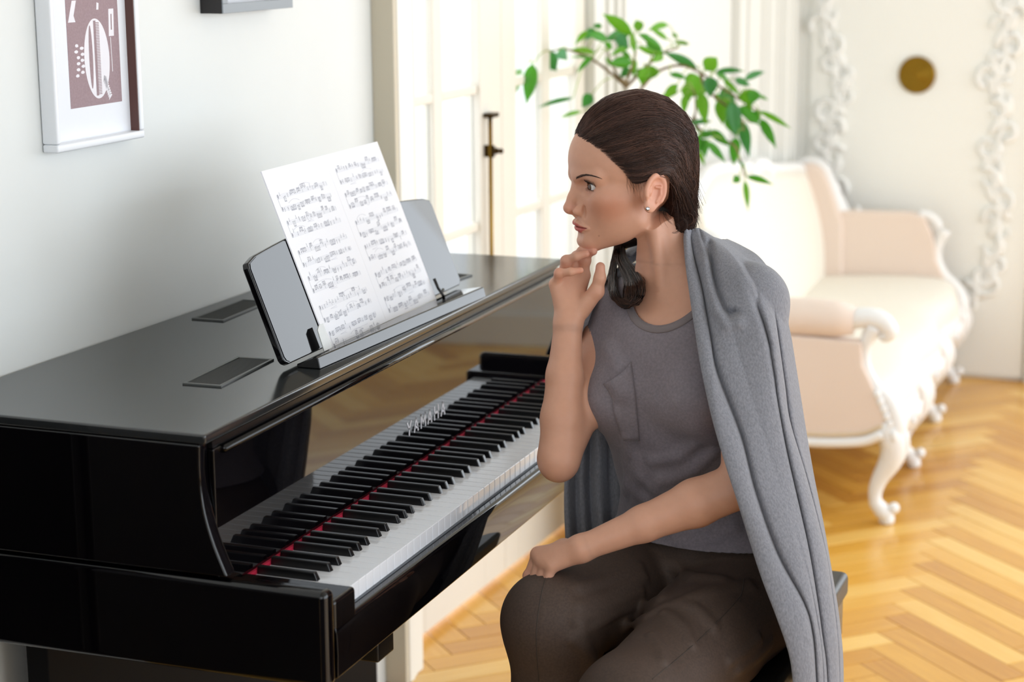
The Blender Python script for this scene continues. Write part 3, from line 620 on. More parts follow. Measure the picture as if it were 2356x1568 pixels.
for f, k, rows in ((c3, 5.6, [((330, 770), (120, 1270), 150, 1), ((480, 710), (405, 1180), 150, 1), ((620, 600), (440, 700), 42, 0), ((620, 575), (770, 780), 190, 2), ((800, 560), (915, 655), 150, 2), ((1290, 570), (985, 540), 62, 0), ((1250, 620), (1060, 815), 55, 1), ((1240, 640), (980, 625), 26, 1), ((1190, 290), (1040, 450), 60, 0), ((1270, 260), (1170, 400), 90, 2), ((1370, 230), (1265, 220), 55, 2), ((1720, 330), (1420, 410), 95, 2), ((1440, 400), (1210, 345), 95, 1), ((1500, 520), (1410, 450), 60, 1), ((1560, 350), (1700, 490), 120, 2), ((1715, 505), (1495, 605), 62, 0), ((1760, 330), (1420, 95), 120, 0), ((1800, 560), (1745, 300), 70, 0), ((1870, 285), (1825, 165), 95, 0), ((1760, 700), (1490, 710), 115, 1), ((1785, 640), (1785, 890), 66, 0), ((1760, 790), (1610, 870), 95, 2), ((1910, 770), (1885, 965), 140, 0), ((1985, 780), (1850, 890), 100, 0), ((2020, 580), (1840, 495), 55, 0), ((2020, 410), (1855, 335), 62, 1), ((1110, 1325), (845, 1405), 44, 0), ((1000, 1150), (585, 1265), 50, 2), ((1240, 1105), (1125, 1260), 120, 2), ((1500, 740), (1420, 640), 40, 1), ((1640, 560), (1730, 640), 50, 1)]),
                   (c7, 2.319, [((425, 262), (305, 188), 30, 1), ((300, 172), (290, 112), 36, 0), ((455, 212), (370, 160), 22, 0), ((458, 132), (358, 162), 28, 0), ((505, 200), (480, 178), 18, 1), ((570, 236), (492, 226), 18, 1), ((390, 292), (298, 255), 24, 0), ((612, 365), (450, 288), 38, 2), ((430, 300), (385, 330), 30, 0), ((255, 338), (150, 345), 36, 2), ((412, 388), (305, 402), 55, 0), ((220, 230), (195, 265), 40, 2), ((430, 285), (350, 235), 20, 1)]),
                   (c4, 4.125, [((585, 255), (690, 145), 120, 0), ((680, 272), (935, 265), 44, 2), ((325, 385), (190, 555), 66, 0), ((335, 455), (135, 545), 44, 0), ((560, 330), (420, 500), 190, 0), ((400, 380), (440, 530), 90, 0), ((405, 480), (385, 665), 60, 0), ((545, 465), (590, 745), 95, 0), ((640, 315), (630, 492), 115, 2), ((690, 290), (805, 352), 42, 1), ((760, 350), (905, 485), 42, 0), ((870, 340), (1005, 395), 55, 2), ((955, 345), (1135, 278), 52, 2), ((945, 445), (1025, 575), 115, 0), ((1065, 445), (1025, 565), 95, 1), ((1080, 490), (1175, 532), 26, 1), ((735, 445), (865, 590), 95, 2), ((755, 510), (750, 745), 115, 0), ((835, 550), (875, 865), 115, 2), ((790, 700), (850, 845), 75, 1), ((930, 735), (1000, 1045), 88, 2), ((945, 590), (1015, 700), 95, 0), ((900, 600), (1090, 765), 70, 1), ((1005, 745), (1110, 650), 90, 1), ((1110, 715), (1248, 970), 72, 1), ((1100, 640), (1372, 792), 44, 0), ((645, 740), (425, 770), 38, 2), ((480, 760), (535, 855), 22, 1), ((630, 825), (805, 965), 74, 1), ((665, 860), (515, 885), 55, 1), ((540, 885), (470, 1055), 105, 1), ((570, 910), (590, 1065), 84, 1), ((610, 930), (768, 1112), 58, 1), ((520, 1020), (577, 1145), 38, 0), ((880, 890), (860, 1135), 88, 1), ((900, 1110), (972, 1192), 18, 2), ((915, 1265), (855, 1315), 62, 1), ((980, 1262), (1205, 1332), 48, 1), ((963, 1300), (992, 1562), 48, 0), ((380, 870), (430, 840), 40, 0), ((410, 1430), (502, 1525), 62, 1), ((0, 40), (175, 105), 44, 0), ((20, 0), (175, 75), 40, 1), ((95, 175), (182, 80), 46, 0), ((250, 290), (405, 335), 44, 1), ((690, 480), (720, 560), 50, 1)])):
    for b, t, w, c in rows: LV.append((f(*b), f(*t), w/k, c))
rl = random.Random(9)
PD = 4.86
def leaf_geo(b, t, wpx, dep, rnd):
    A = at_depth(*b, dep); B = at_depth(*t, dep+rnd.uniform(-.05, .03)); L = np.linalg.norm(B-A); ax = (B-A)/L; L *= 1.12
    view = A-CAM; view /= np.linalg.norm(view); side = np.cross(ax, view); side /= np.linalg.norm(side); nrm = np.cross(side, ax)
    tw = rnd.uniform(-.3, .3); sd = side*math.cos(tw)+nrm*math.sin(tw); nm = np.cross(sd, ax); wd = wpx*dep/FPX*.66
    if wpx/ (np.hypot(t[0]-b[0], t[1]-b[1])+1) > .9: wd *= .8
    mb = MB(); G = []; N = 8
    sgn = 1 if nm[2] < 0 else -1
    bow = rnd.uniform(.04, .14)*L
    for i in range(N+1):
        s = i/N; prof = math.sin(math.pi*min(1, s*1.02)**.78)**.9 if 0 < s < 1 else .02
        if s > .82: prof *= 1-.35*(s-.82)/.18
        c = A+ax*L*s+np.array([0, 0, 1])*bow*4*s*(1-s)*.5
        G.append([c-sd*wd*prof+nm*sgn*-.18*wd*prof, c-sd*wd*.5*prof+nm*sgn*-.05*wd*prof, c+nm*sgn*.04*wd*prof, c+sd*wd*.5*prof+nm*sgn*-.05*wd*prof, c+sd*wd*prof+nm*sgn*-.18*wd*prof])
    mb.grid(G); return mb, A
bases = []
for b, t, w, c in LV:
    d = PD+rl.uniform(-.12, .10); mb, A = leaf_geo(b, t, w, d, rl); bases.append(A)
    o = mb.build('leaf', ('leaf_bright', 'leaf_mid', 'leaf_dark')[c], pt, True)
    so = o.modifiers.new('thick', 'SOLIDIFY'); so.thickness = .0008
br = [[(1445, 330), (1443, 260), (1441, 212), (1441, 185)], [(1441, 200), (1405, 168), (1368, 140), (1330, 122), (1290, 112), (1255, 122)], [(1441, 190), (1455, 150), (1462, 118), (1458, 84)], [(1442, 192), (1420, 172), (1408, 150), (1400, 120)], [(1443, 250), (1500, 175), (1560, 150), (1612, 168), (1665, 205), (1720, 240), (1748, 258)], [(1612, 168), (1622, 200), (1660, 235), (1700, 262), (1712, 300)], [(1445, 330), (1560, 300), (1597, 268), (1600, 230), (1596, 205)], [(1597, 268), (1610, 298), (1660, 320), (1690, 335), (1705, 372), (1714, 405)], [(1441, 200), (1480, 160), (1520, 125), (1560, 110)]]
trk = MB()
T0 = at_depth(1445, 330, PD); base = np.array([T0[0], T0[1], 0.0])
trk.tube(spline([base+np.array([0, 0, .36]), base+np.array([.012, 0, .6]), base+np.array([-.008, 0, .85]), T0], 20), list(np.linspace(.014, .008, 20)), 10)
trk.build('trunk', 'bark', pt, True)
bpts = []
for k, B in enumerate(br):
    P = spline([at_depth(u, v, PD+.02*math.sin(k*2+i)) for i, (u, v) in enumerate(B)], 22); bpts += P
    MB().tube(P, list(np.linspace(.0065 if k == 0 else .0042, .0018, 22)), 6).build('branch', 'bark', pt, True)
ps = MB(); bpts = np.array(bpts)
for A in bases:
    q = bpts[np.argmin(np.linalg.norm(bpts-A, axis=1))]
    if np.linalg.norm(q-A) < .16: ps.tube(spline([q, (q+A)/2+np.array([0, 0, .012]), A], 7), .0013, 5)
o = ps.build('petioles', 'petiole', pt, True); o['kind'] = 'stuff'
MB().lathe([(.085, 0), (.10, .004), (.135, .34), (.145, .345), (.145, .375), (.130, .375), (.125, .345)], base+np.array([0, 0, .0005]), (0, 0, 1), 32).build('pot', 'pot_clay', pt, True)
MB().lathe([(.0, 0), (.125, 0), (.125, .01), (0, .014)], base+np.array([0, 0, .345]), (0, 0, 1), 24).build('soil', 'soil', pt, True)
rebase(pt, base)
# ================================================================== seated woman: one continuous body grown from a distance field
F32 = np.float32
def smin(a, b, k):
    h = np.maximum(k-np.abs(a-b), 0)/k; return np.minimum(a, b)-h*h*k*.25
def smax(a, b, k): return -smin(-a, -b, k)
def sd_sphere(P, c, r): return np.linalg.norm(P-np.array(c, F32), axis=1)-r
def sd_ell(P, c, r, fr=None):
    q = P-np.array(c, F32)
    if fr is not None: q = q@np.array(fr, F32)       # columns of fr are the axes
    r = np.array(r, F32); k0 = np.linalg.norm(q/r, axis=1); k1 = np.linalg.norm(q/(r*r), axis=1)
    return k0*(k0-1)/np.maximum(k1, 1e-6)
def sd_cone(P, a, b, r1, r2):                        # round cone
    a = np.array(a, F32); b = np.array(b, F32); ba = b-a; t = np.clip(((P-a)@ba)/np.dot(ba, ba), 0, 1)
    return np.linalg.norm(P-a-t[:, None]*ba, axis=1)-(r1+(r2-r1)*t)
def sd_chain(P, pts, rs, k=.006):
    d = None
    for i in range(len(pts)-1):
        e = sd_cone(P, pts[i], pts[i+1], rs[i], rs[i+1]); d = e if d is None else smin(d, e, k)
    return d
def polygonise(f, lo, hi, h, blk=12):
    lo = np.array(lo, float); n = np.ceil((np.array(hi)-lo)/h).astype(int)+1; nb = np.ceil(n/blk).astype(int); n = nb*blk
    ci = np.stack(np.meshgrid(*[np.arange(k) for k in nb], indexing='ij'), -1).reshape(-1, 3)
    cc = lo+(ci*blk+(blk-1)/2)*h; fv = f(cc.astype(F32)); R = h*blk*.95
    V = np.empty(tuple(n), F32)
    V.reshape(nb[0], blk, nb[1], blk, nb[2], blk)[...] = np.where(fv < 0, -1, 1).reshape(nb[0], 1, nb[1], 1, nb[2], 1)
    act = ci[np.abs(fv) < R*1.25]
    loc = np.stack(np.meshgrid(*[np.arange(blk)]*3, indexing='ij'), -1).reshape(-1, 3)
    for s in range(0, len(act), 400):
        A = act[s:s+400]; idx = (A[:, None, :]*blk+loc[None]).reshape(-1, 3)
        V[idx[:, 0], idx[:, 1], idx[:, 2]] = f((lo+idx*h).astype(F32))
    I = V < 0
    c = np.zeros(tuple(n-1), np.int8)
    for dx in (0, 1):
        for dy in (0, 1):
            for dz in (0, 1): c += I[dx:n[0]-1+dx, dy:n[1]-1+dy, dz:n[2]-1+dz]
    cells = np.argwhere((c > 0) & (c < 8)); num = -np.ones(tuple(n-1), np.int32); num[tuple(cells.T)] = np.arange(len(cells))
    cor = np.array([(x, y, z) for x in (0, 1) for y in (0, 1) for z in (0, 1)])
    vals = np.stack([V[cells[:, 0]+o[0], cells[:, 1]+o[1], cells[:, 2]+o[2]] for o in cor], 1)
    S = np.zeros((len(cells), 3)); K = np.zeros(len(cells))
    for i in range(8):
        for j in range(i+1, 8):
            if np.abs(cor[i]-cor[j]).sum() == 1:
                a, b = vals[:, i], vals[:, j]; x = (a < 0) != (b < 0); t = a/np.where(a == b, 1, a-b)
                S += np.where(x[:, None], cor[i]+t[:, None]*(cor[j]-cor[i]), 0); K += x
    P = lo+(cells+S/np.maximum(K, 1)[:, None])*h
    Q = []
    for ax in range(3):
        a, b = [k for k in range(3) if k != ax]
        s0 = [slice(1, n[k]-1) for k in range(3)]; s0[ax] = slice(0, n[ax]-1); s1 = list(s0); s1[ax] = slice(1, n[ax])
        X = I[tuple(s0)] != I[tuple(s1)]; e = np.argwhere(X); off = np.ones(3, int); off[ax] = 0; e = e+off
        ins = I[tuple(e.T)]
        da = np.zeros(3, int); da[a] = 1; db = np.zeros(3, int); db[b] = 1
        q = np.stack([num[tuple((e-da-db).T)], num[tuple((e-db).T)], num[tuple(e.T)], num[tuple((e-da).T)]], 1)
        fl = ins if ax != 1 else ~ins; q[~fl] = q[~fl][:, ::-1]; Q.append(q)
    Q = np.concatenate(Q); Q = Q[(Q >= 0).all(1)]
    for _ in range(2):                               # settle the vertices on the surface
        g, d = grad(f, P, h*.6); P = P-g*np.clip(d, -h, h)[:, None]*.9
    polygonise.normals = g
    return P, Q
def grad(f, P, e):
    P = P.astype(F32); d = f(P); g = np.stack([f(P+np.array(v, F32)*e)-f(P-np.array(v, F32)*e) for v in ((1, 0, 0), (0, 1, 0), (0, 0, 1))], 1)
    return g/np.maximum(np.linalg.norm(g, axis=1, keepdims=True), 1e-9), d
# ---- frames
PX = lambda u, v, d: at_depth(u, v, d)
HO = PX(1464, 433, 3.0); HF = np.array([-.841, -.541, 0]); HL = np.array([.541, -.841, 0]); HZ = np.array([0, 0, 1.0])
HM = np.column_stack([HF, HL, HZ])
def h2w(p): return HO+HM@np.array(p, float)
def w2h(P): return (P-HO.astype(F32))@HM.astype(F32)
RSH, REL, RWR = PX(1412, 742, 3.09), PX(1286, 1052, 2.975), PX(1307, 748, 2.99)
LSH, LEL, LWR = PX(1730, 702, 2.95), PX(1712, 1112, 2.86), PX(1340, 1260, 2.875)
NB = PX(1562, 668, 3.035)
HIP = np.array([.345, .64, .575]); 
LT = np.array([.986, -.165, 0]); FT = np.array([-.165, -.986, 0])
CH1, CH2, WST = PX(1562, 790, 3.02), PX(1552, 890, 3.03), PX(1592, 1060, 3.08)
UPv = (NB-WST)/np.linalg.norm(NB-WST); LT2 = LT-UPv*np.dot(LT, UPv); LT2 /= np.linalg.norm(LT2); FT2 = np.cross(LT2, UPv)*1.0
if np.dot(FT2, FT) < 0: FT2 = -FT2
TFR = np.column_stack([LT2, FT2, UPv])
RHIP, LHIP = HIP-LT*.085+np.array([0, 0, -.005]), HIP+LT*.085+np.array([0, 0, -.005])
RKN, LKN = PX(1268, 1427, 2.91), PX(1452, 1632, 2.735)
RAN, LAN = PX(1296, 1568, 2.93)+np.array([0.0, 0.02, -.30]), LKN+np.array([.05, .03, -.40])
def rh(x, y, d): return PX(1250+x/6.533, 540+y/6.533, d)
def lh(x, y, d): return PX(1200+x/11.2, 1220+y/11.2, d)
RH = dict(pinky=([rh(185, 745, 2.992), rh(240, 575, 2.975), rh(410, 555, 2.966), rh(560, 535, 2.966)], [.0085, .0068, .0058, .0048]),
          ring=([rh(285, 650, 3.0), rh(345, 390, 2.985), rh(490, 325, 2.976), rh(640, 285, 2.975)], [.0092, .0076, .0066, .0058]),
          middle=([rh(440, 600, 3.008), rh(500, 330, 3.006), rh(580, 238, 2.998), rh(690, 222, 2.992)], [.0095, .0078, .0068, .0058]),
          index=([rh(600, 610, 3.006), rh(630, 385, 3.0), rh(670, 272, 2.992), rh(752, 248, 2.985)], [.0095, .0078, .0070, .0062]),
          thumb=([rh(560, 1120, 2.99), rh(800, 850, 2.978), rh(850, 650, 2.972), rh(858, 480, 2.972)], [.016, .0112, .0086, .0072]))
LH = dict(index=([lh(430, 610, 2.912), lh(185, 1160, 2.92), lh(240, 1400, 2.935), lh(330, 1520, 2.945)], [.0100, .0078, .0068, .0058]),
          middle=([lh(530, 730, 2.90), lh(290, 1330, 2.905), lh(330, 1560, 2.915), lh(390, 1680, 2.925)], [.0100, .0080, .0068, .0058]),
          ring=([lh(660, 830, 2.89), lh(440, 1370, 2.893), lh(440, 1560, 2.90), lh(480, 1680, 2.91)], [.0095, .0076, .0066, .0056]),
          pinky=([lh(790, 900, 2.88), lh(640, 1330, 2.882), lh(610, 1500, 2.89), lh(620, 1610, 2.895)], [.0085, .0066, .0058, .0048]),
          thumb=([lh(1100, 420, 2.90), lh(780, 560, 2.935), lh(560, 800, 2.945), lh(430, 960, 2.95)], [.013, .0105, .0088, .0072]))
def hand(P, H, wr, wk, el):
    d = None
    for n in ('index', 'middle', 'ring', 'pinky'):
        c, r = H[n]; e = sd_cone(P, wr+(c[0]-wr)*.12, c[0], .0125, r[0]+.0022); d = e if d is None else smin(d, e, .012)
    c, r = H['thumb']; d = smin(d, sd_chain(P, c, r, .006), .011)
    m = sum(H[n][0][0] for n in ('index', 'middle', 'ring', 'pinky'))/4; d = smin(d, sd_cone(P, wr, m, .0165, .0105), .012)
    for n in ('index', 'middle', 'ring', 'pinky'):
        c, r = H[n]; e = sd_chain(P, c, r, .004); e = smin(e, sd_sphere(P, c[1], r[1]*1.10), .004); d = smin(d, e, .0035)
    return d
# ---- head in its own frame (x forward, y to her left, z up)
EYC = (.0708, .0314, .0103); EYR = .0137; ES = 1.12
LIPU = [(.0952, 0, -.0512), (.0948, .0060, -.0502), (.0905, .0150, -.0526), (.0868, .0215, -.0545), (.0826, .0262, -.0556)]
LIPL = [(.0920, 0, -.0602), (.0905, .0085, -.0597), (.0886, .0165, -.0581), (.0858, .0222, -.0567), (.0826, .0262, -.0557)]
LIPG = [(.1010, 0, -.0552), (.0990, .007, -.0549), (.0945, .0150, -.0551), (.0890, .0215, -.0555), (.0838, .0265, -.0558)]
def sd_head(Q):
    A = Q.copy(); A[:, 1] = np.abs(A[:, 1]); x, y, z = A[:, 0], A[:, 1], A[:, 2]
    d = sd_ell(A, (.004, 0, .050), (.091, .072, .088))
    d = smin(d, sd_ell(A, (.040, 0, .046), (.0665, .061, .064)), .02)
    d = smin(d, sd_ell(A, (.034, 0, -.016), (.0605, .054, .058)), .02)
    d = smin(d, sd_ell(A, (.034, .030, -.026), (.040, .0265, .042)), .02)
    d = smin(d, sd_ell(A, (.053, .0415, -.008), (.026, .0165, .0145)), .022)
    d = smin(d, sd_ell(A, (.0645, 0, -.051), (.0310, .0270, .027)), .014)
    d = smin(d, sd_cone(A, (.010, .044, -.044), (.070, .013, -.0785), .0150, .0145), .02)
    d = smin(d, sd_ell(A, (.0775, 0, -.0775), (.0165, .019, .0155)), .012)
    d = smin(d, sd_ell(A, (.040, 0, -.052), (.042, .038, .030)), .02)
    d = smin(d, sd_cone(A, (.0965, .010, .0235), (.074, .047, .0255), .0070, .0085), .012)     # brow ridge
    # eye socket, eyelids
    d = smax(d, -sd_ell(A, (.0925, .0330, .0080), (.0135, .0180, .0115)), .010)
    q = A-np.array(EYC, F32); hx = q[:, 1]*.93+(-q[:, 0])*.36; hz = q[:, 2]+hx*.10     # along the lid slit (outwards), up
    w = np.clip(1-(hx/np.where(hx > 0, .0200, .0165))**2, 0, 1)
    up = .0060*w**.75-.0002; lo = -.0046*w**.9-.0002
    ball = np.linalg.norm(q, axis=1)
    lid = ball-.0154; op = np.maximum(hz-up, lo-hz); lid = np.maximum(lid, -op+0*lid)
    lid = np.maximum(lid, EYR-.0015-ball)
    d = smin(d, lid, .0045)
    fold = np.abs(ball-.0157)+np.abs(hz-.0088*np.clip(1-(hx/.019)**2, 0, 1))*.8-.0006
    d = smax(d, -fold, .0012)
    d = np.maximum(d, -np.maximum(ball-.0162, np.maximum(op, -q[:, 0]-.004)))
    # nose
    n = sd_cone(A, (.0955, 0, .012), (.1015, 0, -.010), .0058, .0066); n = smin(n, sd_cone(A, (.1015, 0, -.010), (.1075, 0, -.0262), .0066, .0092), .008)
    n = smin(n, sd_ell(A, (.0955, .0128, -.0302), (.0095, .0062, .0072)), .0045)
    n = smin(n, sd_cone(A, (.092, .004, .004), (.088, .0105, -.020), .006, .0065), .012)
    n = smin(n, sd_cone(A, (.106, 0, -.031), (.098, 0, -.0375), .0042, .0040), .004)
    d = smin(d, n, .0055)
    d = smax(d, -sd_ell(A, (.1000, .0070, -.0374), (.0058, .0030, .0034)), .002)
    cr = np.array([.0875-x, y-.0175, z+.030]).T.astype(F32)
    d = smax(d, -sd_ell(A, (.0880, .0208, -.0300), (.0020, .0024, .0075)), .0055)      # alar crease
    # lips
    u = sd_chain(A, LIPU, [.0049, .0051, .0041, .0027, .0012], .003)
    l = sd_chain(A, LIPL, [.0064, .0058, .0040, .0023, .0010], .003)
    d = smin(d, u, .0035); d = smin(d, l, .0035)
    zm = -.0551-.0005*np.clip(y/.026, 0, 1); d = d+.0024*np.exp(-((z-zm)/.0011)**2)*np.clip((.0275-y)/.004, 0, 1)*np.clip((x-.07)/.006, 0, 1)
    d = smax(d, -sd_cone(A, (.0952, .011, -.0685), (.0952, 0, -.0690), .0035, .0042), .009)   # groove above the chin
    d = smax(d, -sd_cone(A, (.1035, 0, -.0405), (.1030, 0, -.0470), .0016, .0022), .005)      # philtrum
    # ear
    ca, sa = math.cos(.33), math.sin(.33); ft = .50; cf, sf_ = math.cos(ft), math.sin(ft)
    E = A-np.array((-.0075, .0755, .0030), F32)
    ex = E[:, 0]*cf+E[:, 1]*sf_; ey = -E[:, 0]*sf_*1.0+E[:, 1]*cf; ez = E[:, 2]          # flare away from the skull
    fx = ex*ca+ez*sa; fz = -ex*sa+ez*ca                                                  # fz along the ear, fx forward
    L = np.stack([fx, ey, fz], 1).astype(F32)
    rr = np.hypot(fx/(.0185-.05*np.clip(-fz, 0, .03)*.0+.0), (fz)/.0300)
    wd = np.where(fz > 0, .0212, .0212-.0062*np.clip(-fz/.03, 0, 1)); rr = np.hypot(fx/wd, fz/.030)
    e = np.maximum((rr-1)*.0155, np.abs(ey+.001)-.0042)
    e = smax((rr-1)*.0155, np.abs(ey+.0012)-.0034, .003)
    rim = np.sqrt(((rr-.90)*.0165)**2+(ey-.0018)**2)-.0027; rim = rim+np.clip(-.010-fz, 0, 1)*.5; e = smin(e, rim, .003)
    e = smax(e, -sd_ell(L, (.0035, .0052, .000), (.0080, .0062, .0105)), .0030)         # concha
    e = smax(e, -sd_ell(L, (.0005, .0046, .0150), (.0075, .0042, .0060)), .0030)        # upper hollow
    ant = sd_chain(L, [(-.0055, .0025, -.0125), (-.0090, .0032, .000), (-.0065, .003, .010), (.0025, .0020, .0085)], [.0022, .0026, .0024, .0014], .002)
    e = smin(e, ant, .0025)
    e = smin(e, sd_ell(L, (.0115, .0012, -.0015), (.0034, .0030, .0055)), .003)         # tragus
    e = smin(e, sd_ell(L, (.004, -.0006, -.0225), (.0105, .0042, .0085)), .004)         # lobe
    d = smin(d, e, .004)
    d = smin(d, sd_ell(A, (.002, .069, .000), (.011, .008, .015)), .008)
    return d
def cut_tank(P):     # > 0 where there is no cloth
    q = TL_(P.astype(F32)); a, b, c = q[:, 0], q[:, 1], q[:, 2]
    neck = 1-np.sqrt(((a-NA)/.068)**2+((c-.035)/(np.where(c > .035, .4, np.where(b > 0, NCF, .065))))**2); neck = neck*.07
    out = neck
    for sh, el, s in ((RSH, REL, -1), (LSH, LEL, 1)):
        q2 = P-sh.astype(F32); ax = (el-sh)/np.linalg.norm(el-sh); ca = sd_cone(P.astype(F32), sh-UPv*.012+LT2*s*.028, sh+ax*.25+LT2*s*.02, .060, .056)
        out = np.maximum(out, -ca)
    hem = .660-P[:, 2]; return np.maximum(out, hem)
def sd_skin(P):
    P = P.astype(F32); n = len(P); d = np.full(n, .5, F32)
    # torso and neck
    t = sd_ell(P, CH1, (.150, .080, .095), TFR); t = smin(t, sd_ell(P, CH2, (.132, .098, .130), TFR), .04)
    t = smin(t, sd_ell(P, WST, (.112, .085, .14), TFR), .05); t = smin(t, sd_ell(P, HIP, (.165, .115, .115), np.column_stack([LT, FT, [0, 0, 1]])), .05)
    for s in (-1, 1): t = smin(t, sd_sphere(P, CH2+TFR@np.array([s*.068, .070, -.005]), .046), .03)
    nk0 = h2w((-.026, 0, -.035)); t = smin(t, sd_cone(P, nk0, NB, .0495, .053), .012)
    t = smin(t, sd_cone(P, NB+UPv*.012, RSH+UPv*.012, .046, .042), .045); t = smin(t, sd_cone(P, NB+UPv*.012, LSH+UPv*.012, .046, .042), .045)
    pit = NB+TFR@np.array([0, .068, -.062])
    for s in (-1, 1):    # neck cords and collar bones
        t = smin(t, sd_cone(P, h2w((-.012, s*.047, -.038)), pit+TFR@np.array([s*.010, -.004, .006]), .009, .0055), .014)
        sh = RSH if s < 0 else LSH
        t = smin(t, sd_chain(P, [pit+TFR@np.array([s*.012, -.003, 0]), pit+TFR@np.array([s*.055, -.006, .014]), sh+TFR@np.array([-s*.012, .012, .036])], [.0065, .0058, .006], .01), .014)
    t = smax(t, -sd_sphere(P, pit+TFR@np.array([0, .016, .010]), .011), .014)
    t = np.maximum(t, sd_tank0(P)+.006-np.clip(cut_tank(P)*2.5+.004, 0, .06))
    d = t
    for sh, el, wr, rs in ((RSH, REL, RWR, (.046, .0365, .0330, .0315, .0275, .0215)), (LSH, LEL, LWR, (.048, .040, .0360, .0350, .0265, .0190))):
        um = sh+(el-sh)*.55; fm = el+(wr-el)*.30; f2 = el+(wr-el)*.62
        a = sd_chain(P, [sh, um, el, fm, f2, wr], [rs[0], rs[1], rs[2]*.95, rs[3], rs[4], rs[5]], .010)
        d = smin(d, a, .022)
    d = smin(d, sd_sphere(P, REL+np.array([.0, -.003, -.012]), .023), .016)
    near = np.linalg.norm(P-((RWR+RH['middle'][0][1])/2).astype(F32), axis=1) < .16
    if near.any(): d[near] = smin(d[near], hand(P[near], RH, RWR, None, REL), .012)
    near = np.linalg.norm(P-((LWR+LH['middle'][0][1])/2).astype(F32), axis=1) < .16
    if near.any(): d[near] = smin(d[near], hand(P[near], LH, LWR, None, LEL), .012)
    Q = w2h(P); near = np.linalg.norm(Q-np.array((.01, 0, .02), F32), axis=1) < .19
    if near.any(): d[near] = smin(d[near], sd_head(Q[near]), np.interp(Q[near][:, 0], [.015, .045], [.012, .0012]).astype(F32))
    return d
NA, NCF = .016, .070
TL_ = lambda P: (P-NB.astype(F32))@TFR.astype(F32)
def sd_tank0(P):
    P = P.astype(F32)
    t = sd_ell(P, CH1, (.150, .080, .095), TFR); t = smin(t, sd_ell(P, CH2, (.134, .100, .132), TFR), .04)
    t = smin(t, sd_ell(P, WST, (.122, .098, .15), TFR), .05); t = smin(t, sd_ell(P, HIP+np.array([0, 0, .02]), (.181, .136, .132), np.column_stack([LT, FT, [0, 0, 1]])), .05)
    for s in (-1, 1): t = smin(t, sd_sphere(P, CH2+TFR@np.array([s*.068, .070, -.005]), .047), .035)
    t = smin(t, sd_cone(P, NB+UPv*.012, RSH+UPv*.012, .046, .042), .045); t = smin(t, sd_cone(P, NB+UPv*.012, LSH+UPv*.012, .046, .042), .045)
    t = smin(t, sd_cone(P, NB-UPv*.02, NB, .06, .053), .02)
    return t-.0045
def sd_legs(P):
    P = P.astype(F32)
    d = sd_ell(P, HIP+np.array([0, 0, .01]), (.168, .120, .125), np.column_stack([LT, FT, [0, 0, 1]]))
    for hp, kn, an, r in ((RHIP, RKN, RAN, (.086, .075, .0635, .058, .045)), (LHIP, LKN, LAN, (.090, .080, .070, .060, .045))):
        m = hp+(kn-hp)*.5; s = kn+(an-kn)*.35
        d = smin(d, sd_chain(P, [hp, m, kn, s, an], r, .03), .025)
    return d
# ---- helpers for skin, cloth
def mesh_from(name, P, Q, mat, parent=None, attrs=None, smooth=True):
    me = bpy.data.meshes.new(name); me.from_pydata(np.asarray(P).tolist(), [], Q.tolist() if isinstance(Q, np.ndarray) else Q); me.update()
    for k, a in (attrs or {}).items():
        a = np.asarray(a, float)
        if a.ndim == 1: at = me.attributes.new(k, 'FLOAT', 'POINT'); at.data.foreach_set('value', a)
        else: at = me.attributes.new(k, 'FLOAT_COLOR', 'POINT'); at.data.foreach_set('color', np.concatenate([a, np.ones((len(a), 1))], 1).ravel())
    me.materials.append(MATS[mat]); 
    if smooth: me.shade_smooth()
    return link(name, me, parent)
def compact(P, Q):
    u, inv = np.unique(Q, return_inverse=True); return P[u], inv.reshape(Q.shape), u
def hit(f, u, v, d0=2.6, d1=3.5):
    q = ray(u, v); L = np.linalg.norm(q); t = d0
    for _ in range(60):
        s = float(f((CAM+q*t)[None].astype(F32))[0]); t += max(s, .0006)*.85/L
        if s < .0008 or t > d1: break
    return CAM+q*t
def hits(f, uv, d0=2.6, d1=3.6, n=45):
    uv = np.asarray(uv, float); q = CD+CR*((uv[:, :1]-1178)/FPX)-CU*((uv[:, 1:]-784)/FPX); L = np.linalg.norm(q, axis=1); t = np.full(len(uv), d0)
    for _ in range(n): t = np.minimum(t+f((CAM+q*t[:, None]).astype(F32))*.85/L, d1)
    return CAM+q*t[:, None]
def fold_field(folds):
    def g(P):
        out = np.zeros(len(P), F32)
        for pts, amp, sg in folds:
            pts = np.array(pts); c = pts.mean(0); R = np.linalg.norm(pts-c, axis=1).max()+3*sg
            m = np.linalg.norm(P-c.astype(F32), axis=1) < R
            if not m.any(): continue
            q = P[m]; d = None
            for i in range(len(pts)-1):
                s = sd_cone(q, pts[i], pts[i+1], 0, 0); d = s if d is None else np.minimum(d, s)
            out[m] += amp*np.exp(-(d/sg)**2)
        return out
    return g
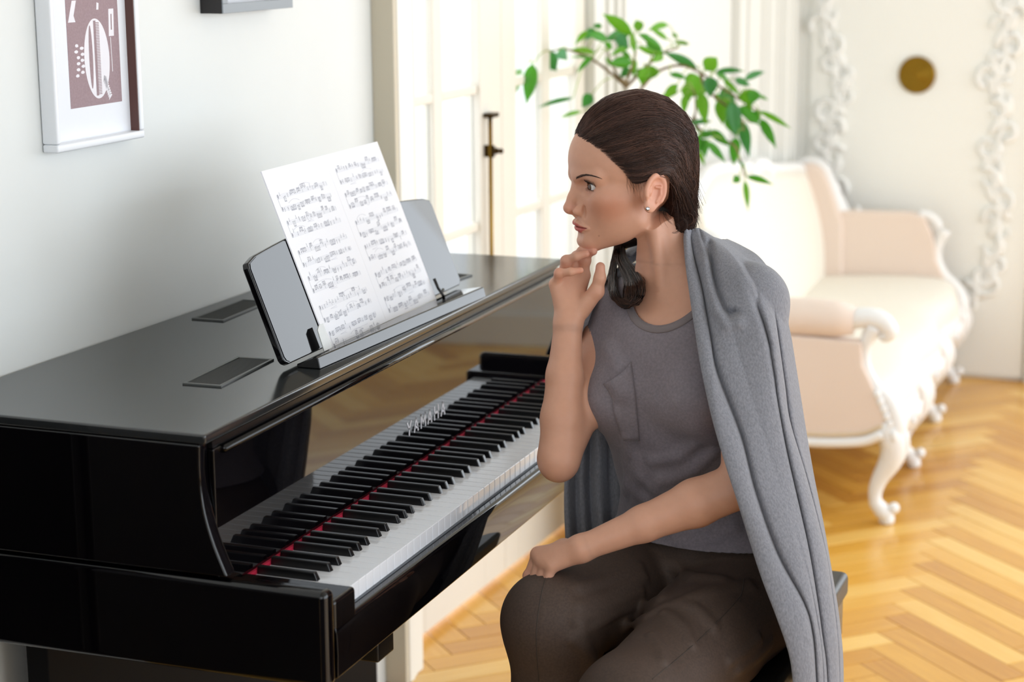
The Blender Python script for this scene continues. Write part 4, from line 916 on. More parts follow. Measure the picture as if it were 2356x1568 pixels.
def attr_mat(name, attr, rough, sss=0, spec=.5, noise=None, bump=0, bscale=300, sheen=0, vec=None):
    m = M(name, 'ffffff', rough, spec=spec, sss=sss, bump=bump, bscale=bscale, sheen=sheen); nt = m.node_tree; b = nt.nodes['Principled BSDF']
    a = nt.nodes.new('ShaderNodeAttribute'); a.attribute_name = attr; src = a.outputs['Color']
    if noise:
        tc = nt.nodes.new('ShaderNodeTexCoord'); n = nt.nodes.new('ShaderNodeTexNoise'); n.inputs['Scale'].default_value = noise[0]; n.inputs['Detail'].default_value = 3
        nt.links.new(tc.outputs['Object'], n.inputs['Vector'])
        mr = nt.nodes.new('ShaderNodeMapRange'); mr.inputs['To Min'].default_value = 1-noise[1]; mr.inputs['To Max'].default_value = 1+noise[1]; nt.links.new(n.outputs['Fac'], mr.inputs['Value'])
        mx = nt.nodes.new('ShaderNodeVectorMath'); mx.operation = 'SCALE'; nt.links.new(src, mx.inputs[0]); nt.links.new(mr.outputs[0], mx.inputs['Scale']); src = mx.outputs[0]
    nt.links.new(src, b.inputs['Base Color']); return m
attr_mat('skin', 'tint', .46, sss=.12, spec=.42, noise=(90, .05), bump=.06, bscale=900)
w = thing('person', 'woman in grey tank top, draped cardigan and dark trousers, seated, chin on hand', 'person', loc=tuple(HIP*np.array([1, 1, 0])+np.array([0, 0, .5])))
wi = Matrix.Translation(-w.location)
def dress(o): o.parent = w; o.matrix_parent_inverse = wi; return o
# ---- body
lc = lambda h: np.array(lin(h)[:3])
def tint(P):
    Q = w2h(P.astype(F32)); n = len(P); C = np.tile(lc('d09c82'), (n, 1)); A = Q.copy(); A[:, 1] = np.abs(A[:, 1])
    def mix(h, wgt):
        nonlocal C
        C = C*(1-wgt[:, None])+lc(h)*wgt[:, None]
    gs = lambda c, s: np.exp(-(((A-np.array(c, F32))/np.array(s, F32))**2).sum(1))
    mix('c4785c', .6*gs((.055, .046, -.020), (.03, .03, .022))); mix('d58f7c', .55*gs((.108, 0, -.028), (.012, .014, .012)))
    mix('d08a72', .6*gs((-.016, .078, .008), (.028, .02, .035))); mix('c99079', .5*gs((.080, .033, .004), (.012, .016, .009)))
    y, z = A[:, 1], A[:, 2]; on = np.clip((A[:, 0]-.076)/.003, 0, 1)*(np.linalg.norm(A, axis=1) < .2)
    zm = -.0551-.0005*np.clip(y/.026, 0, 1); zu = np.interp(y, [0, .005, .009, .016, .022, .0265], [-.0492, -.0477, -.0484, -.0513, -.0538, -.0556]); zl_ = np.interp(y, [0, .010, .018, .023, .0265], [-.0658, -.0650, -.0617, -.0586, -.0558])
    inl = np.clip((zu-z)/.0010+.5, 0, 1)*np.clip((z-zl_)/.0010+.5, 0, 1)*np.clip((.0268-y)/.001, 0, 1)*on
    mix('bf5f58', .9*inl); mix('6a2c28', .85*np.exp(-((z-zm)/.0008)**2)*np.clip((.027-y)/.003, 0, 1)*on)
    q = A-np.array(EYC, F32); b = np.linalg.norm(q, axis=1); hx = q[:, 1]*.93-q[:, 0]*.36; hz = q[:, 2]+hx*.10; ww = np.clip(1-(hx/np.where(hx > 0, .0200, .0165))**2, 0, 1)
    edge = np.minimum(np.abs(hz-(.0060*ww**.75-.0002)), .0006+np.abs(hz-(-.0046*ww**.9-.0002)))
    mix('4a2a22', .85*np.clip(1-(edge-.0006)/.0011, 0, 1)*(b < .0168)*(q[:, 0] > 0)*(ww > .03))
    for H in (RH, LH):
        for k in ('index', 'middle', 'ring', 'pinky', 'thumb'):
            for j in (1, 3): mix('d48772', .5*np.exp(-(np.linalg.norm(P-H[k][0][j], axis=1)/.010)**2))
    rs = np.random.RandomState(5)
    for c in ((.062, .046, -.020), (.047, .051, -.030), (.069, .036, -.066), (.028, .052, -.030), (.055, .048, -.046)):
        mix('7a4a38', 0.7*np.clip(1.6-np.linalg.norm(A-np.array(c, F32), axis=1)/.0010, 0, 1)*(Q[:, 1] > 0))
    return C
parts = []
hb = polygonise(lambda Q: sd_skin((Q@HM.T.astype(F32)+HO.astype(F32))), (-.115, -.102, -.128), (.130, .102, .158), .00125)
Nh = polygonise.normals@HM.T; Ph, Qh = hb; zc = Ph[:, 2]; keep = (zc[Qh] > -.112).all(1); Ph, Qh, ui = compact(Ph, Qh[keep]); parts.append((HO+Ph@HM.T, Qh)); NRM = [Nh[ui]]
def hand_mesh(H, wr, el):
    pts = np.concatenate([np.array(H[k][0]) for k in H]+[wr[None]]); lo = pts.min(0)-.022; hi = pts.max(0)+.022
    P, Q = polygonise(sd_skin, lo, hi, .0013); nn = polygonise.normals; ax = (wr-el)/np.linalg.norm(wr-el); ok = ((P-wr)@ax > -.012) & (np.minimum(hand(P.astype(F32), H, wr, None, el), sd_cone(P.astype(F32), el, wr, .028, .0215)) < .006)
    far_ = w2h(P.astype(F32)); ok &= ~((np.linalg.norm(far_-np.array((.01, 0, .02), F32), axis=1) < .2) & (sd_head(far_) < .0012)); P, Q, ui = compact(P, Q[ok[Q].all(1)]); NRM.append(nn[ui]); return P, Q, ax
PR, QR, axR = hand_mesh(RH, RWR, REL); PL_, QL, axL = hand_mesh(LH, LWR, LEL); parts += [(PR, QR), (PL_, QL)]
Pb, Qb = polygonise(sd_skin, (-.02, .14, .46), (.66, .92, 1.20), .0032); Nb_ = polygonise.normals
zl = w2h(Pb.astype(F32)); bad = (zl[:, 2] > -.106) & (np.linalg.norm(zl-np.array((0, 0, 0), F32), axis=1) < .19)
for H, wr, ax in ((RH, RWR, axR), (LH, LWR, axL)):
    k = np.where((np.linalg.norm(Pb-wr, axis=1) < .22) & ((Pb-wr)@ax > -.008))[0]; bad[k] |= hand(Pb[k].astype(F32), H, wr, None, None) < .004
bad |= (Pb[:, 2] < .60)
Pb, Qb, ui = compact(Pb, Qb[~bad[Qb].any(1)]); NRM.append(Nb_[ui]); parts.append((Pb, Qb))
P = np.concatenate([p for p, q in parts]); k = 0; Qs = []
for p, q in parts: Qs.append(q+k); k += len(p)
body = dress(mesh_from('body', P, np.concatenate(Qs), 'skin', None, {'tint': tint(P)}))
body.data.normals_split_custom_set_from_vertices(np.concatenate(NRM).tolist())
# ---- eyes, lashes, brows
attr_mat('eye', 'tint', .06, spec=.6); M('lash', '1a100d', .5); M('brow_hair', '46322a', .7)
def eye(side):
    c = np.array(EYC)*np.array([1, side, 1]); gz = np.array([.985, .10*side+.06, -.05]); gz /= np.linalg.norm(gz)
    a = np.cross(gz, [0, 0, 1.]); a /= np.linalg.norm(a); b = np.cross(a, gz); V = []; T = []; Fc = []; n, m = 40, 40
    for i in range(m+1):
        th = math.pi*(i/m)**1.35
        for j in range(n):
            ph = 2*math.pi*j/n; r = EYR+max(0, .0008*(1-(th/.48)**2)) if th < .48 else EYR
            V.append(h2w(c+r*(gz*math.cos(th)+math.sin(th)*(a*math.cos(ph)+b*math.sin(ph)))))
            s = EYR*th
            T.append(lc('080605') if s < .0024 else (lc('5d3d28') if s < .0054 else (lc('2a1a12') if s < .0063 else lc('e6dfdc')*(1-.15*min(1, (s-.0063)/.012))+lc('c99a90')*.12*min(1, (s-.0063)/.012))))
    for i in range(m):
        for j in range(n): Fc.append((i*n+j, (i+1)*n+j, (i+1)*n+(j+1) % n, i*n+(j+1) % n))
    return dress(mesh_from('eye', V, Fc, 'eye', None, {'tint': np.array(T)}))
for s in (1, -1): eye(s)
def lid_point(hx, hz, side, r=.0155):
    # solve for q with the slit coordinates (hx, hz) on the lid ball
    hz = hz-hx*.10; y = hx/.93
    for _ in range(12):
        x = math.sqrt(max(r*r-y*y-hz*hz, 1e-8)); y = (hx+.36*x)/.93*0+(hx+x*.36)/.93
        if abs(y) > r*.98: y = math.copysign(r*.98, y)
    x = math.sqrt(max(r*r-y*y-hz*hz, 1e-8)); return (np.array(EYC)+np.array([x, y, hz]))*np.array([1, side, 1])
rl = random.Random(3)
for side in (1, -1):
    la = MB()
    for i in range(52):
        h = -.0135+.0318*i/51; ww = max(0, 1-(h/(.0200 if h > 0 else .0165))**2); b0 = lid_point(h, .0060*ww**.75-.0004, side)
        L = .0065+.003*max(0, h/.013)+rl.uniform(-.001, .001); o = np.array([.85, (.35*h/.013)*side, .05]); o /= np.linalg.norm(o)
        la.tube([h2w(b0+o*L*t+np.array([0, 0, 1])*L*.75*t*t) for t in np.linspace(-.1, 1, 5)], [.00022, .0002, .00016, .0001, .00004], 4)
    for i in range(26):
        h = -.010+.025*i/25; ww = max(0, 1-(h/(.0200 if h > 0 else .0165))**2); b0 = lid_point(h, -.0046*ww**.9-.0002, side); L = .0036+rl.uniform(-.0006, .0008)
        la.tube([h2w(b0+np.array([.8, .3*side*h/.013, -.35])*L*t-np.array([0, 0, 1])*L*.3*t*t) for t in np.linspace(-.1, 1, 4)], [.00014, .00012, .0001, .00004], 3)
    o = la.build('eyelashes', 'lash', None, True); o['kind'] = 'stuff'; dress(o)
    br = MB(); bp = np.array([p for p in w2h(hits(lambda P: sd_head(w2h(P)), spline([np.array(p) for p in ((1325.5, 409.5), (1336, 405), (1347, 402.5), (1358, 403), (1369, 405.5), (1380, 409))], 60), 2.8, 3.2).astype(F32))])
    BR = []
    for i in range(300):
        t = rl.random(); k = min(int(t*59), 58); c = bp[k]*np.array([1, side, 1]); nx = bp[k+1]*np.array([1, side, 1]); d_ = nx-c; d_ /= np.linalg.norm(d_)
        wd = .0043*(1-.82*t)*(.75+.25*min(1, t*8)); off = rl.uniform(-.5, .5)*wd*2*.62
        P0 = c+np.array([0, 0, off]); P1 = P0+d_*(.0038+.0015*rl.random())+np.array([0, 0, (.0010*(1-t*1.5))-off*.6])
        pp = np.array([P0, (P0+P1)/2, P1]).astype(F32)
        BR.append(pp)
    BR = np.concatenate(BR)
    for _ in range(4): g_, dd = grad(sd_head, BR, .001); BR = BR-g_*(dd-.0005)[:, None]
    for pp in BR.reshape(-1, 3, 3): br.tube([h2w(p) for p in pp], [.00019, .00018, .00006], 3)
    o = br.build('eyebrow', 'brow_hair', None, True); o['kind'] = 'stuff'; dress(o)
M('crystal', 'dfe3ee', .05, metal=1); M('setting_silver', '9fa0a8', .2, metal=1)
u0, v0 = 1490.3, 480
ep = hit(sd_skin, u0, v0); n_ = CAM-ep; n_ /= np.linalg.norm(n_)
er = MB().lathe([(.0030, -.001), (.0031, .0006), (.0027, .0012)], ep, n_, 16).build('earring', 'setting_silver', None, True); dress(er)
st = MB().lathe([(.0026, .0008), (.0023, .0021), (.0014, .0027), (.0, .0028)], ep, n_, 8).build('stone', 'crystal', None); st.parent = er
# ---- hair: a swept back cap with strands gathered low, loose curls, and a tail over the far shoulder
HC = np.array([.003, 0, .055]); HR = np.array([.098, .0795, .0955])
HLX = [-.20, -.050, -.046, -.040, -.034, -.026, -.016, -.006, .0007, .010, .019, .026, .032, .041, .0675, .0880, .0986, .12]
HLZ = [-.098, -.098, -.055, -.010, .022, .036, .038, .031, .022, .0135, .0125, .0145, .0255, .0434, .0640, .0735, .0785, .085]
def hline(x): return np.interp(x, HLX, HLZ).astype(F32)
def sd_hair(Q):
    A = Q.copy(); y = A[:, 1]; A[:, 1] = np.abs(y)
    d = sd_ell(A, HC, HR); d = smin(d, sd_ell(A, (-.052, 0, -.008), (.040, .054, .055)), .03)
    d = smin(d, sd_ell(A, (-.062, .018, -.050), (.028, .040, .026)), .02)
    s = A[:, 2]-hline(A[:, 0]); t = np.clip(1-s/.026, 0, 1); d = d+.0095*t*t
    # long soft grooves that run with the strands
    ang = np.arctan2(A[:, 2]+.030, A[:, 0]+.088); rad = np.hypot(A[:, 2]+.03, A[:, 0]+.088)
    d = d+.0007*np.sin(ang*34+rad*22+np.sin(rad*60)*.8)+.0004*np.sin(ang*79-rad*35)+.0012
    return smax(d, -s*.75, .003)
Pc, Qc = polygonise(sd_hair, (-.112, -.098, -.105), (.118, .098, .160), .0016)
attr_mat('hair_brown', 'tint', .45, spec=.33); attr_mat('hair_under', 'tint', .75, spec=.15)
ang = np.arctan2(Pc[:, 2]+.03, Pc[:, 0]+.088); rs = np.random.RandomState(2); tab = rs.rand(400)
tv = np.interp((ang*60+np.hypot(Pc[:, 2]+.03, Pc[:, 0]+.088)*30) % 399, np.arange(400), tab)
dress(mesh_from('hair', HO+Pc@HM.T, Qc, 'hair_under', None, {'tint': lc('21130f')*(1-tv[:, None]*.5)+lc('3d271f')*tv[:, None]*.5}))
class Strands:
    def __init__(s): s.V = []; s.F = []; s.T = []
    def add(s, P, r0, tone, taper=.35):
        P = np.asarray(P, float); m = len(P); t = np.gradient(P, axis=0); t /= np.linalg.norm(t, axis=1, keepdims=True)+1e-9
        a = np.cross(t, [.3, .5, .8]); a /= np.linalg.norm(a, axis=1, keepdims=True)+1e-9; b = np.cross(t, a); k = len(s.V)
        rr = r0*np.minimum(1, np.minimum(np.linspace(.25, 4, m), np.linspace(4, taper, m)))
        for i in range(m):
            for j in range(3):
                th = 2.094*j; s.V.append(P[i]+rr[i]*(a[i]*math.cos(th)+b[i]*math.sin(th))); s.T.append(tone)
        for i in range(m-1):
            for j in range(3): s.F.append((k+i*3+j, k+i*3+(j+1) % 3, k+(i+1)*3+(j+1) % 3, k+(i+1)*3+j))
    def build(s, nm):
        o = dress(mesh_from(nm, np.array(s.V), s.F, 'hair_brown', None, {'tint': np.array(s.T)})); o['kind'] = 'stuff'; return o
rh_ = np.random.RandomState(8)
def tone(lo=0.0, hi=1.0):
    t = lo+(hi-lo)*rh_.rand()**1.6; return lc('1d110d')*(1-t)+lc('6a4838')*t
ST = Strands()
rootx = [(.1005, .0, .082), (.094, .020, .0785), (.080, .038, .071), (.0640, .051, .0625), (.050, .060, .050), (.039, .0655, .038), (.031, .069, .024), (.024, .071, .016), (.010, .073, .016)]
rootc = spline([np.array(p) for p in rootx], 120)
bun = np.array([-.076, .0, -.030])
SP = []; SL = []; TN = []
for i in range(3100):
    side = 1 if rh_.rand() < .70 else -1; s = rh_.rand()**1.15; lift = rh_.rand()
    k = int(s*112); r0 = rootc[k].copy(); tg = rootc[min(k+8, 119)]-rootc[k]; tg /= np.linalg.norm(tg)+1e-9
    r0 += np.array([-.9, 0, .35])*rh_.rand()**2*.034*(1-.5*s); aM = .06+1.36*min(1, s*1.3)+rh_.normal()*.06
    cen = rh_.rand() < .24
    if cen: s = .05*rh_.rand(); k = 0; r0 = np.array([.1005, .022*rh_.rand(), .0815])+np.array([-.9, 0, .38])*rh_.rand()*.05; tg = np.zeros(3); aM = .30*rh_.rand()
    d0 = r0-HC; d1 = d0+.055*(tg*(.95-.5*s)+np.array([-.75, .0 if cen else .10, .34 if cen else .14+.30*s]))*(.6+.6*rh_.rand())
    d2 = np.array([-.030+.004*rh_.normal(), .080*math.sin(aM), .0965*math.cos(aM)+.006])*1.06
    e = bun+np.array([rh_.normal()*.008, .034*math.sin(aM)+rh_.normal()*.009, rh_.normal()*.013-.012*s]); d3 = e-HC; P = []
    ph = rh_.rand()*6.28
    for t in np.linspace(0, 1, 16):
        v = (1-t)**3*d0+3*t*(1-t)**2*d1+3*t*t*(1-t)*d2+t**3*d3; sc_ = 1/np.linalg.norm(v/HR)
        f_ = max(0, min(1, (.86-t)/.14)); rim = min(1, t/.12); tgt = 1.0+.014*lift-.028*(1-rim)+.005*math.sin(ph+t*7)
        P.append((HC+v*(sc_*tgt*f_+(1-f_)*max(1, min(sc_, 1.03))))*np.array([1, side, 1]))
    SP.append(P); cl = .5+.5*math.sin(s*46+aM*9+(0 if side > 0 else 2)); SL.append(.55*cl+.45*lift); TN.append((.10+.55*cl*rh_.rand()+.25*rh_.rand()**2)*(.75+.25*math.sin(s*17+1)))
SP = np.array(SP).reshape(-1, 3); LF = np.repeat(SL, 16); tt = np.tile(np.linspace(0, 1, 16), len(SL))
for _ in range(2):
    g_, dd = grad(sd_hair, SP, .0012); SP = SP+g_*np.where((tt > .08) & (tt < .97), np.clip(-.0002+.0042*LF*np.minimum(1, tt*4)-dd, 0, .03), 0)[:, None]
for P, t_ in zip(SP.reshape(-1, 16, 3), TN): ST.add(HO+P@HM.T, .00030+.00026*rh_.rand(), lc('1d110d')*(1-t_)+lc('7a5547')*t_)
# gathered mass at the nape with loose curls
for i in range(620):
    side = rh_.choice([-1, 1], p=[.35, .65]); y0 = side*rh_.rand()*.040; P = []; z0 = -.012+rh_.normal()*.016
    amp = .006+.010*rh_.rand(); ph = rh_.rand()*6.28; ln = .050+.035*rh_.rand()
    for t in np.linspace(0, 1, 14):
        x = -.072-.016*math.sin(t*2.6+.2)+amp*math.sin(ph+t*6)*t*.8+.012*t*t; z = z0+.018-ln*t-.006*math.sin(t*3)
        P.append((x+rh_.normal()*.0002, y0*(1-.35*t)+amp*math.cos(ph+t*6)*t*.5, z))
    ST.add([h2w(p) for p in P], .00035+.0003*rh_.rand(), tone(.0, .9))
for (cu, cv, r) in ((1590, 424, 12), (1588, 452, 10), (1586, 503, 15), (1593, 495, 11), (1570, 516, 13), (1592, 400, 9), (1556, 524, 10)):
    for i in range(26):
        P = []; ph = rh_.rand()*.8-1.9; rr = r*(.75+.5*rh_.rand()); dd = 2.958+rh_.rand()*.035
        for t in np.linspace(0, 1, 16):
            a = ph+t*4.6; P.append(PX(cu+rr*math.cos(a)*(1-.25*t)-4*t, cv+rr*math.sin(a)*(1-.25*t)+5*t, dd+.012*t))
        ST.add(P, .00034, tone(.1, 1))
SB = []
for i in range(12):   # fine strays at the nape
    x0 = rh_.uniform(1516, 1552); ln = rh_.uniform(20, 50); cx = rh_.uniform(4, 26)
    SB += [(x0+cx*t*t-5*math.sin(t*3), 478+ln*t) for t in np.linspace(0, 1, 12)]
SB = hits(sd_skin, SB, 2.8, 3.2)
for i in range(12): ST.add(SB[i*12:i*12+12]-CD*np.linspace(.0035, .0008, 12)[:, None], .00018, tone(0, .5), .1)
SB = []
for i in range(44):
    x0 = rh_.uniform(1440, 1470); ln = rh_.uniform(18, 48); k = rh_.uniform(5, 14)
    SB += [(x0+k*t+3*math.sin(t*3+i), 404+ln*t) for t in np.linspace(0, 1, 8)]
SB = hits(lambda P: sd_head(w2h(P)), SB, 2.8, 3.2)-CD*.0005
for i in range(44): ST.add(SB[i*8:i*8+8], .00011, tone(0, .4), .1)
for i in range(60):   # flyaways over the crown
    a = rh_.uniform(.5, 2.5); P = []
    for t in np.linspace(0, 1, 9):
        b = a+t*.5; P.append(h2w(HC+np.array([HR[0]*math.cos(b)*1.0, rh_.uniform(-.0002, .0002)+.03*math.sin(i), HR[2]*math.sin(b)*1.0])*(1.0+.030*math.sin(t*3.0))*np.array([1, 1, math.sqrt(1-.12)])))
    ST.add(P, .00014, tone(.2, .8))
TP = []; TM = []; nk0_ = h2w((-.026, 0, -.035))
for i in range(950):  # tail over the far shoulder, lying on whatever is behind it
    s = rh_.rand(); cur = rh_.rand(); nz = rh_.normal
    top_ = (1419+12*s+nz()*2, 552+4*rh_.rand())
    if s < .45: mid = [(1408+22*s+nz()*2, 600), (1402+28*s+nz()*3, 650), (1409+32*s+nz()*3, 684), (1434+14*s+nz()*3, 702+nz()*3), (1458, 700-22*cur)]
    else: mid = [(1420+44*(s-.45)+nz()*2, 598), (1436+72*(s-.45)+nz()*3, 640), (1440+76*(s-.45)+nz()*3, 672), (1436+56*(s-.45)+nz()*3, 696+nz()*3), (1424+20*(s-.45), 700-16*cur)]
    TP += spline([np.array(p) for p in [top_]+mid], 15); TM.append(rh_.rand())
TP = np.array(TP); hp_ = hits(lambda P: np.minimum(sd_tank0(P)-.003, sd_cone(P.astype(F32), nk0_, NB, .0495, .053)), TP, 2.8, 3.3, 30); dh = (hp_-CAM)@CD
for i, m_ in enumerate(TM):
    q = TP[i*15:i*15+15]; dd = np.minimum(dh[i*15:i*15+15]-.004, 3.115)-.026*m_; dd[0] = 3.10; dd = np.convolve(np.pad(dd, 2, 'edge'), np.ones(5)/5, 'valid')
    ST.add([PX(u, v, d) for (u, v), d in zip(q, dd)], .00055, tone(.0, .55))
ST.build('hair_strands')
# behind the neck: from the gathered nape round the far side of the neck to the tail
tl = MB().tube(spline([h2w((-.070, -.005, -.045)), h2w((-.060, -.052, -.070)), h2w((-.015, -.072, -.090)), PX(1428, 560, 3.115)], 12), list(np.linspace(.022, .010, 12)), 10)
dress(mesh_from('hair_band', tl.v, tl.f, 'hair_brown', None, {'tint': np.tile(lc('1a0f0c'), (len(tl.v), 1))}))
# ================================================================== clothes
M('tank_grey', '82797f', .85, col2='736b71', nscale=260, bump=.25, bscale=500, sheen=.15, lo=.3, hi=.7)
M('tank_trim', '7a7071', .85, bump=.2, bscale=600)
M('trouser_cloth', '504139', .62, col2='473a33', nscale=300, bump=.12, bscale=1100, spec=.25)
M('trouser_seam', '3a312b', .7)
M('cardigan_knit', '8b8b92', .9, col2='73737a', nscale=420, nstretch=(1, 1, .4), bump=.3, bscale=700, sheen=.15, lo=.3, hi=.7)
M('leather_black', '121113', .38, bump=.15, bscale=260); M('bench_black', '0b0a0b', .2)
# ---- tank top
FT_ = []
for pts, a, s in (([(1402, 800), (1428, 850), (1440, 905)], .006, .012), ([(1446, 1010), (1470, 1080), (1440, 1130)], .006, .010), ([(1458, 1075), (1500, 1120), (1560, 1150)], .0055, .009), ([(1452, 1120), (1500, 1160), (1545, 1190)], .005, .008),
                  ([(1600, 1020), (1560, 1050), (1500, 1060)], .004, .010), ([(1640, 1040), (1590, 1085), (1520, 1110)], .0045, .010), ([(1560, 930), (1600, 990), (1640, 1010)], .003, .012), ([(1450, 1000), (1440, 1060), (1447, 1110)], .005, .008),
                  ([(1690, 1215), (1640, 1240), (1560, 1245)], .004, .009), ([(1450, 900), (1452, 960), (1456, 1010)], .003, .008), ([(1495, 1195), (1540, 1215), (1620, 1225)], .004, .008), ([(1475, 1090), (1462, 1140), (1452, 1180)], .004, .006), ([(1520, 1100), (1500, 1150), (1480, 1190)], .004, .007)):
    FT_.append((hits(sd_tank0, pts), a*1.5, s))
tf = fold_field(FT_)
def sd_tank(P): return sd_tank0(P)-tf(P.astype(F32))-.0008*np.sin(P[:, 2]*95+P[:, 0]*60)
Pt, Qt = polygonise(sd_tank, (.10, .42, .57), (.62, .88, 1.14), .0028)
def trim_cut(P, Q, cut, it=3, e=.001):
    c = cut(P); keep = (c[Q] < 0).any(1); P2, Q2, _ = compact(P, Q[keep]); c = cut(P2)
    bad = c > 0
    for _ in range(it):
        idx = np.where(bad)[0]; q = P2[idx].astype(F32); c0 = cut(q)
        g = np.stack([cut(q+np.array(v, F32)*e)-cut(q-np.array(v, F32)*e) for v in ((1, 0, 0), (0, 1, 0), (0, 0, 1))], 1)/(2*e)
        P2[idx] = P2[idx]-g*(c0/np.maximum((g*g).sum(1), .05))[:, None]*.9
    return P2, Q2
Pt, Qt = trim_cut(Pt, Qt, cut_tank)
tk = dress(mesh_from('tank_top', Pt, Qt, 'tank_grey')); so = tk.modifiers.new('thick', 'SOLIDIFY'); so.thickness = .0016; so.offset = -1
# rib band around the neckline: follow the cut line on the cloth
nk = []
for i in range(90):
    th = 2*math.pi*i/90; a = NA+.0695*math.cos(th); sgn = math.sin(th)
    for bsign in (1,):
        pass
    front = sgn < 0
    c = .035+(NCF+.002 if front else .067)*sgn
    p0 = NB+TFR@np.array([a, .0, c]); dirv = TFR@np.array([0, 1 if front else -1, 0]); lo_, hi_ = .0, .22
    if not front and c > .02: dirv = TFR@np.array([0, -.3, 1.0]); dirv /= np.linalg.norm(dirv); p0 = NB+TFR@np.array([a, -.02, -.02])
    nk.append((p0, dirv))
p0_ = np.array([q[0] for q in nk]); dv_ = np.array([q[1] for q in nk]); t_ = np.full(90, .16)
for _ in range(40): t_ -= sd_tank((p0_+dv_*t_[:, None]).astype(F32))*.8
nk = [p for i, p in enumerate(p0_+dv_*t_[:, None]) if math.sin(2*math.pi*i/90) < -.04]
fr = [i for i in range(90) if math.sin(2*math.pi*i/90) < -.04]; order = sorted(range(len(fr)), key=lambda k: (fr[k]-30) % 90); nk = [nk[k] for k in order]
mb = MB(); G = []
for i, p in enumerate(nk):
    t = nk[min(i+1, len(nk)-1)]-nk[max(i-1, 0)]; t /= np.linalg.norm(t); g_, _ = grad(sd_tank, p[None], .002); n_ = g_[0]; dwn = np.cross(t, n_); 
    if dwn[2] > 0: dwn = -dwn
    row = []
    for s_, l in ((-.0015, -.001), (-.0008, .0012), (.003, .0019), (.0085, .0017), (.0102, .0006), (.0104, -.0012)): row.append(p+dwn*s_+n_*l)
    G.append(row)
mb.grid(G); dress(mb.build('neckline_band', 'tank_trim', None, True))
# pocket with a sagging mouth
G = []; OF = []; UVp = []
for i in range(15):
    t = i/14; row = []
    for j in range(11):
        s = j/10
        L = np.array([1390, 884])*(1-t)+np.array([1437, 1012])*t; R = np.array([1453, 832])*(1-t)+np.array([1471, 1012])*t
        if t < .45: L = L+np.array([8*math.sin(t/.45*3.14), 0])
        u, v = L*(1-s)+R*s; v += 14*math.sin(s*3.14)*max(0, 1-t*2.2)
        UVp.append((u, v)); OF.append(.0022+.013*max(0, 1-t*2.4)*math.sin(max(s, .001)*3.14)**.8*(1-.5*s))
Pp = hits(sd_tank, UVp); g_, _ = grad(sd_tank, Pp, .002); Pp = Pp+g_*np.array(OF)[:, None]; G = [list(r) for r in Pp.reshape(15, 11, 3)]
o = dress(MB().grid(G).build('pocket', 'tank_grey', None, True)); so = o.modifiers.new('thick', 'SOLIDIFY'); so.thickness = .0014; so.offset = 0
mb = MB(); mb.tube([g[-1] for g in G], .0006, 5); mb.tube([g[0] for g in G[4:]], .0006, 5); dress(mb.build('pocket_stitching', 'tank_trim', None, True))
# ---- trousers
FL = []
for pts, a, s in (([(1262, 1330), (1250, 1400), (1242, 1480), (1246, 1560)], .0012, .0035), ([(1330, 1395), (1400, 1370), (1480, 1330)], .005, .008), ([(1325, 1425), (1390, 1400), (1470, 1362)], .0055, .008), ([(1330, 1455), (1390, 1425), (1450, 1395)], .005, .007),
                  ([(1333, 1350), (1400, 1330), (1470, 1305)], .004, .009), ([(1320, 1470), (1345, 1490), (1362, 1515)], .006, .008), ([(1335, 1440), (1337, 1480), (1356, 1530)], .006, .008), ([(1560, 1385), (1600, 1400), (1640, 1440)], .0045, .008),
                  ([(1530, 1410), (1570, 1440), (1590, 1480)], .0045, .007), ([(1500, 1460), (1520, 1490), (1525, 1520)], .004, .007), ([(1590, 1375), (1640, 1360), (1720, 1345)], .005, .010), ([(1770, 1480), (1740, 1510), (1700, 1540)], .004, .008),
                  ([(1745, 1470), (1715, 1500), (1680, 1520)], .0035, .007), ([(1550, 1300), (1600, 1330), (1660, 1335)], .005, .012), ([(1480, 1400), (1520, 1380), (1560, 1340)], .006, .010), ([(1440, 1440), (1490, 1420), (1530, 1395)], .005, .008)):
    FL.append((hits(lambda P: sd_legs(P.astype(F32))-.006, pts), a*(1.9 if a > .002 else 1), s*(1.15 if a > .002 else 1)))
lf_ = fold_field(FL)
BX0, BX1, BY0, BY1, BZ1 = .175, .508, .40, .958, .5005
def sd_bench(P): q = np.abs(P-np.array([(BX0+BX1)/2, (BY0+BY1)/2, BZ1/2], F32))-np.array([(BX1-BX0)/2, (BY1-BY0)/2, BZ1/2], F32); return np.linalg.norm(np.maximum(q, 0), axis=1)+np.minimum(q.max(1), 0)
def sd_trs(P):
    P = P.astype(F32); d = sd_legs(P)-.006-lf_(P); d = smax(d, .0015-sd_bench(P), .006); return smax(d, np.maximum(P[:, 2]-.69, .085-P[:, 2]), .004)
Pq, Qq = polygonise(sd_trs, (-.02, .02, .06), (.56, .84, .72), .0030)
tr = dress(mesh_from('trousers', Pq, Qq, 'trouser_cloth'))
for pts in ([(1262, 1305), (1245, 1370), (1234, 1450), (1236, 1520), (1240, 1566)], [(1712, 1330), (1702, 1372), (1640, 1440), (1570, 1505), (1500, 1562)], [(1712, 1330), (1708, 1355), (1702, 1385)]):
    dress(MB().tube(hits(sd_trs, spline([np.array(p) for p in pts], 22)), .0007, 5).build('trouser_seam', 'trouser_seam', None, True))
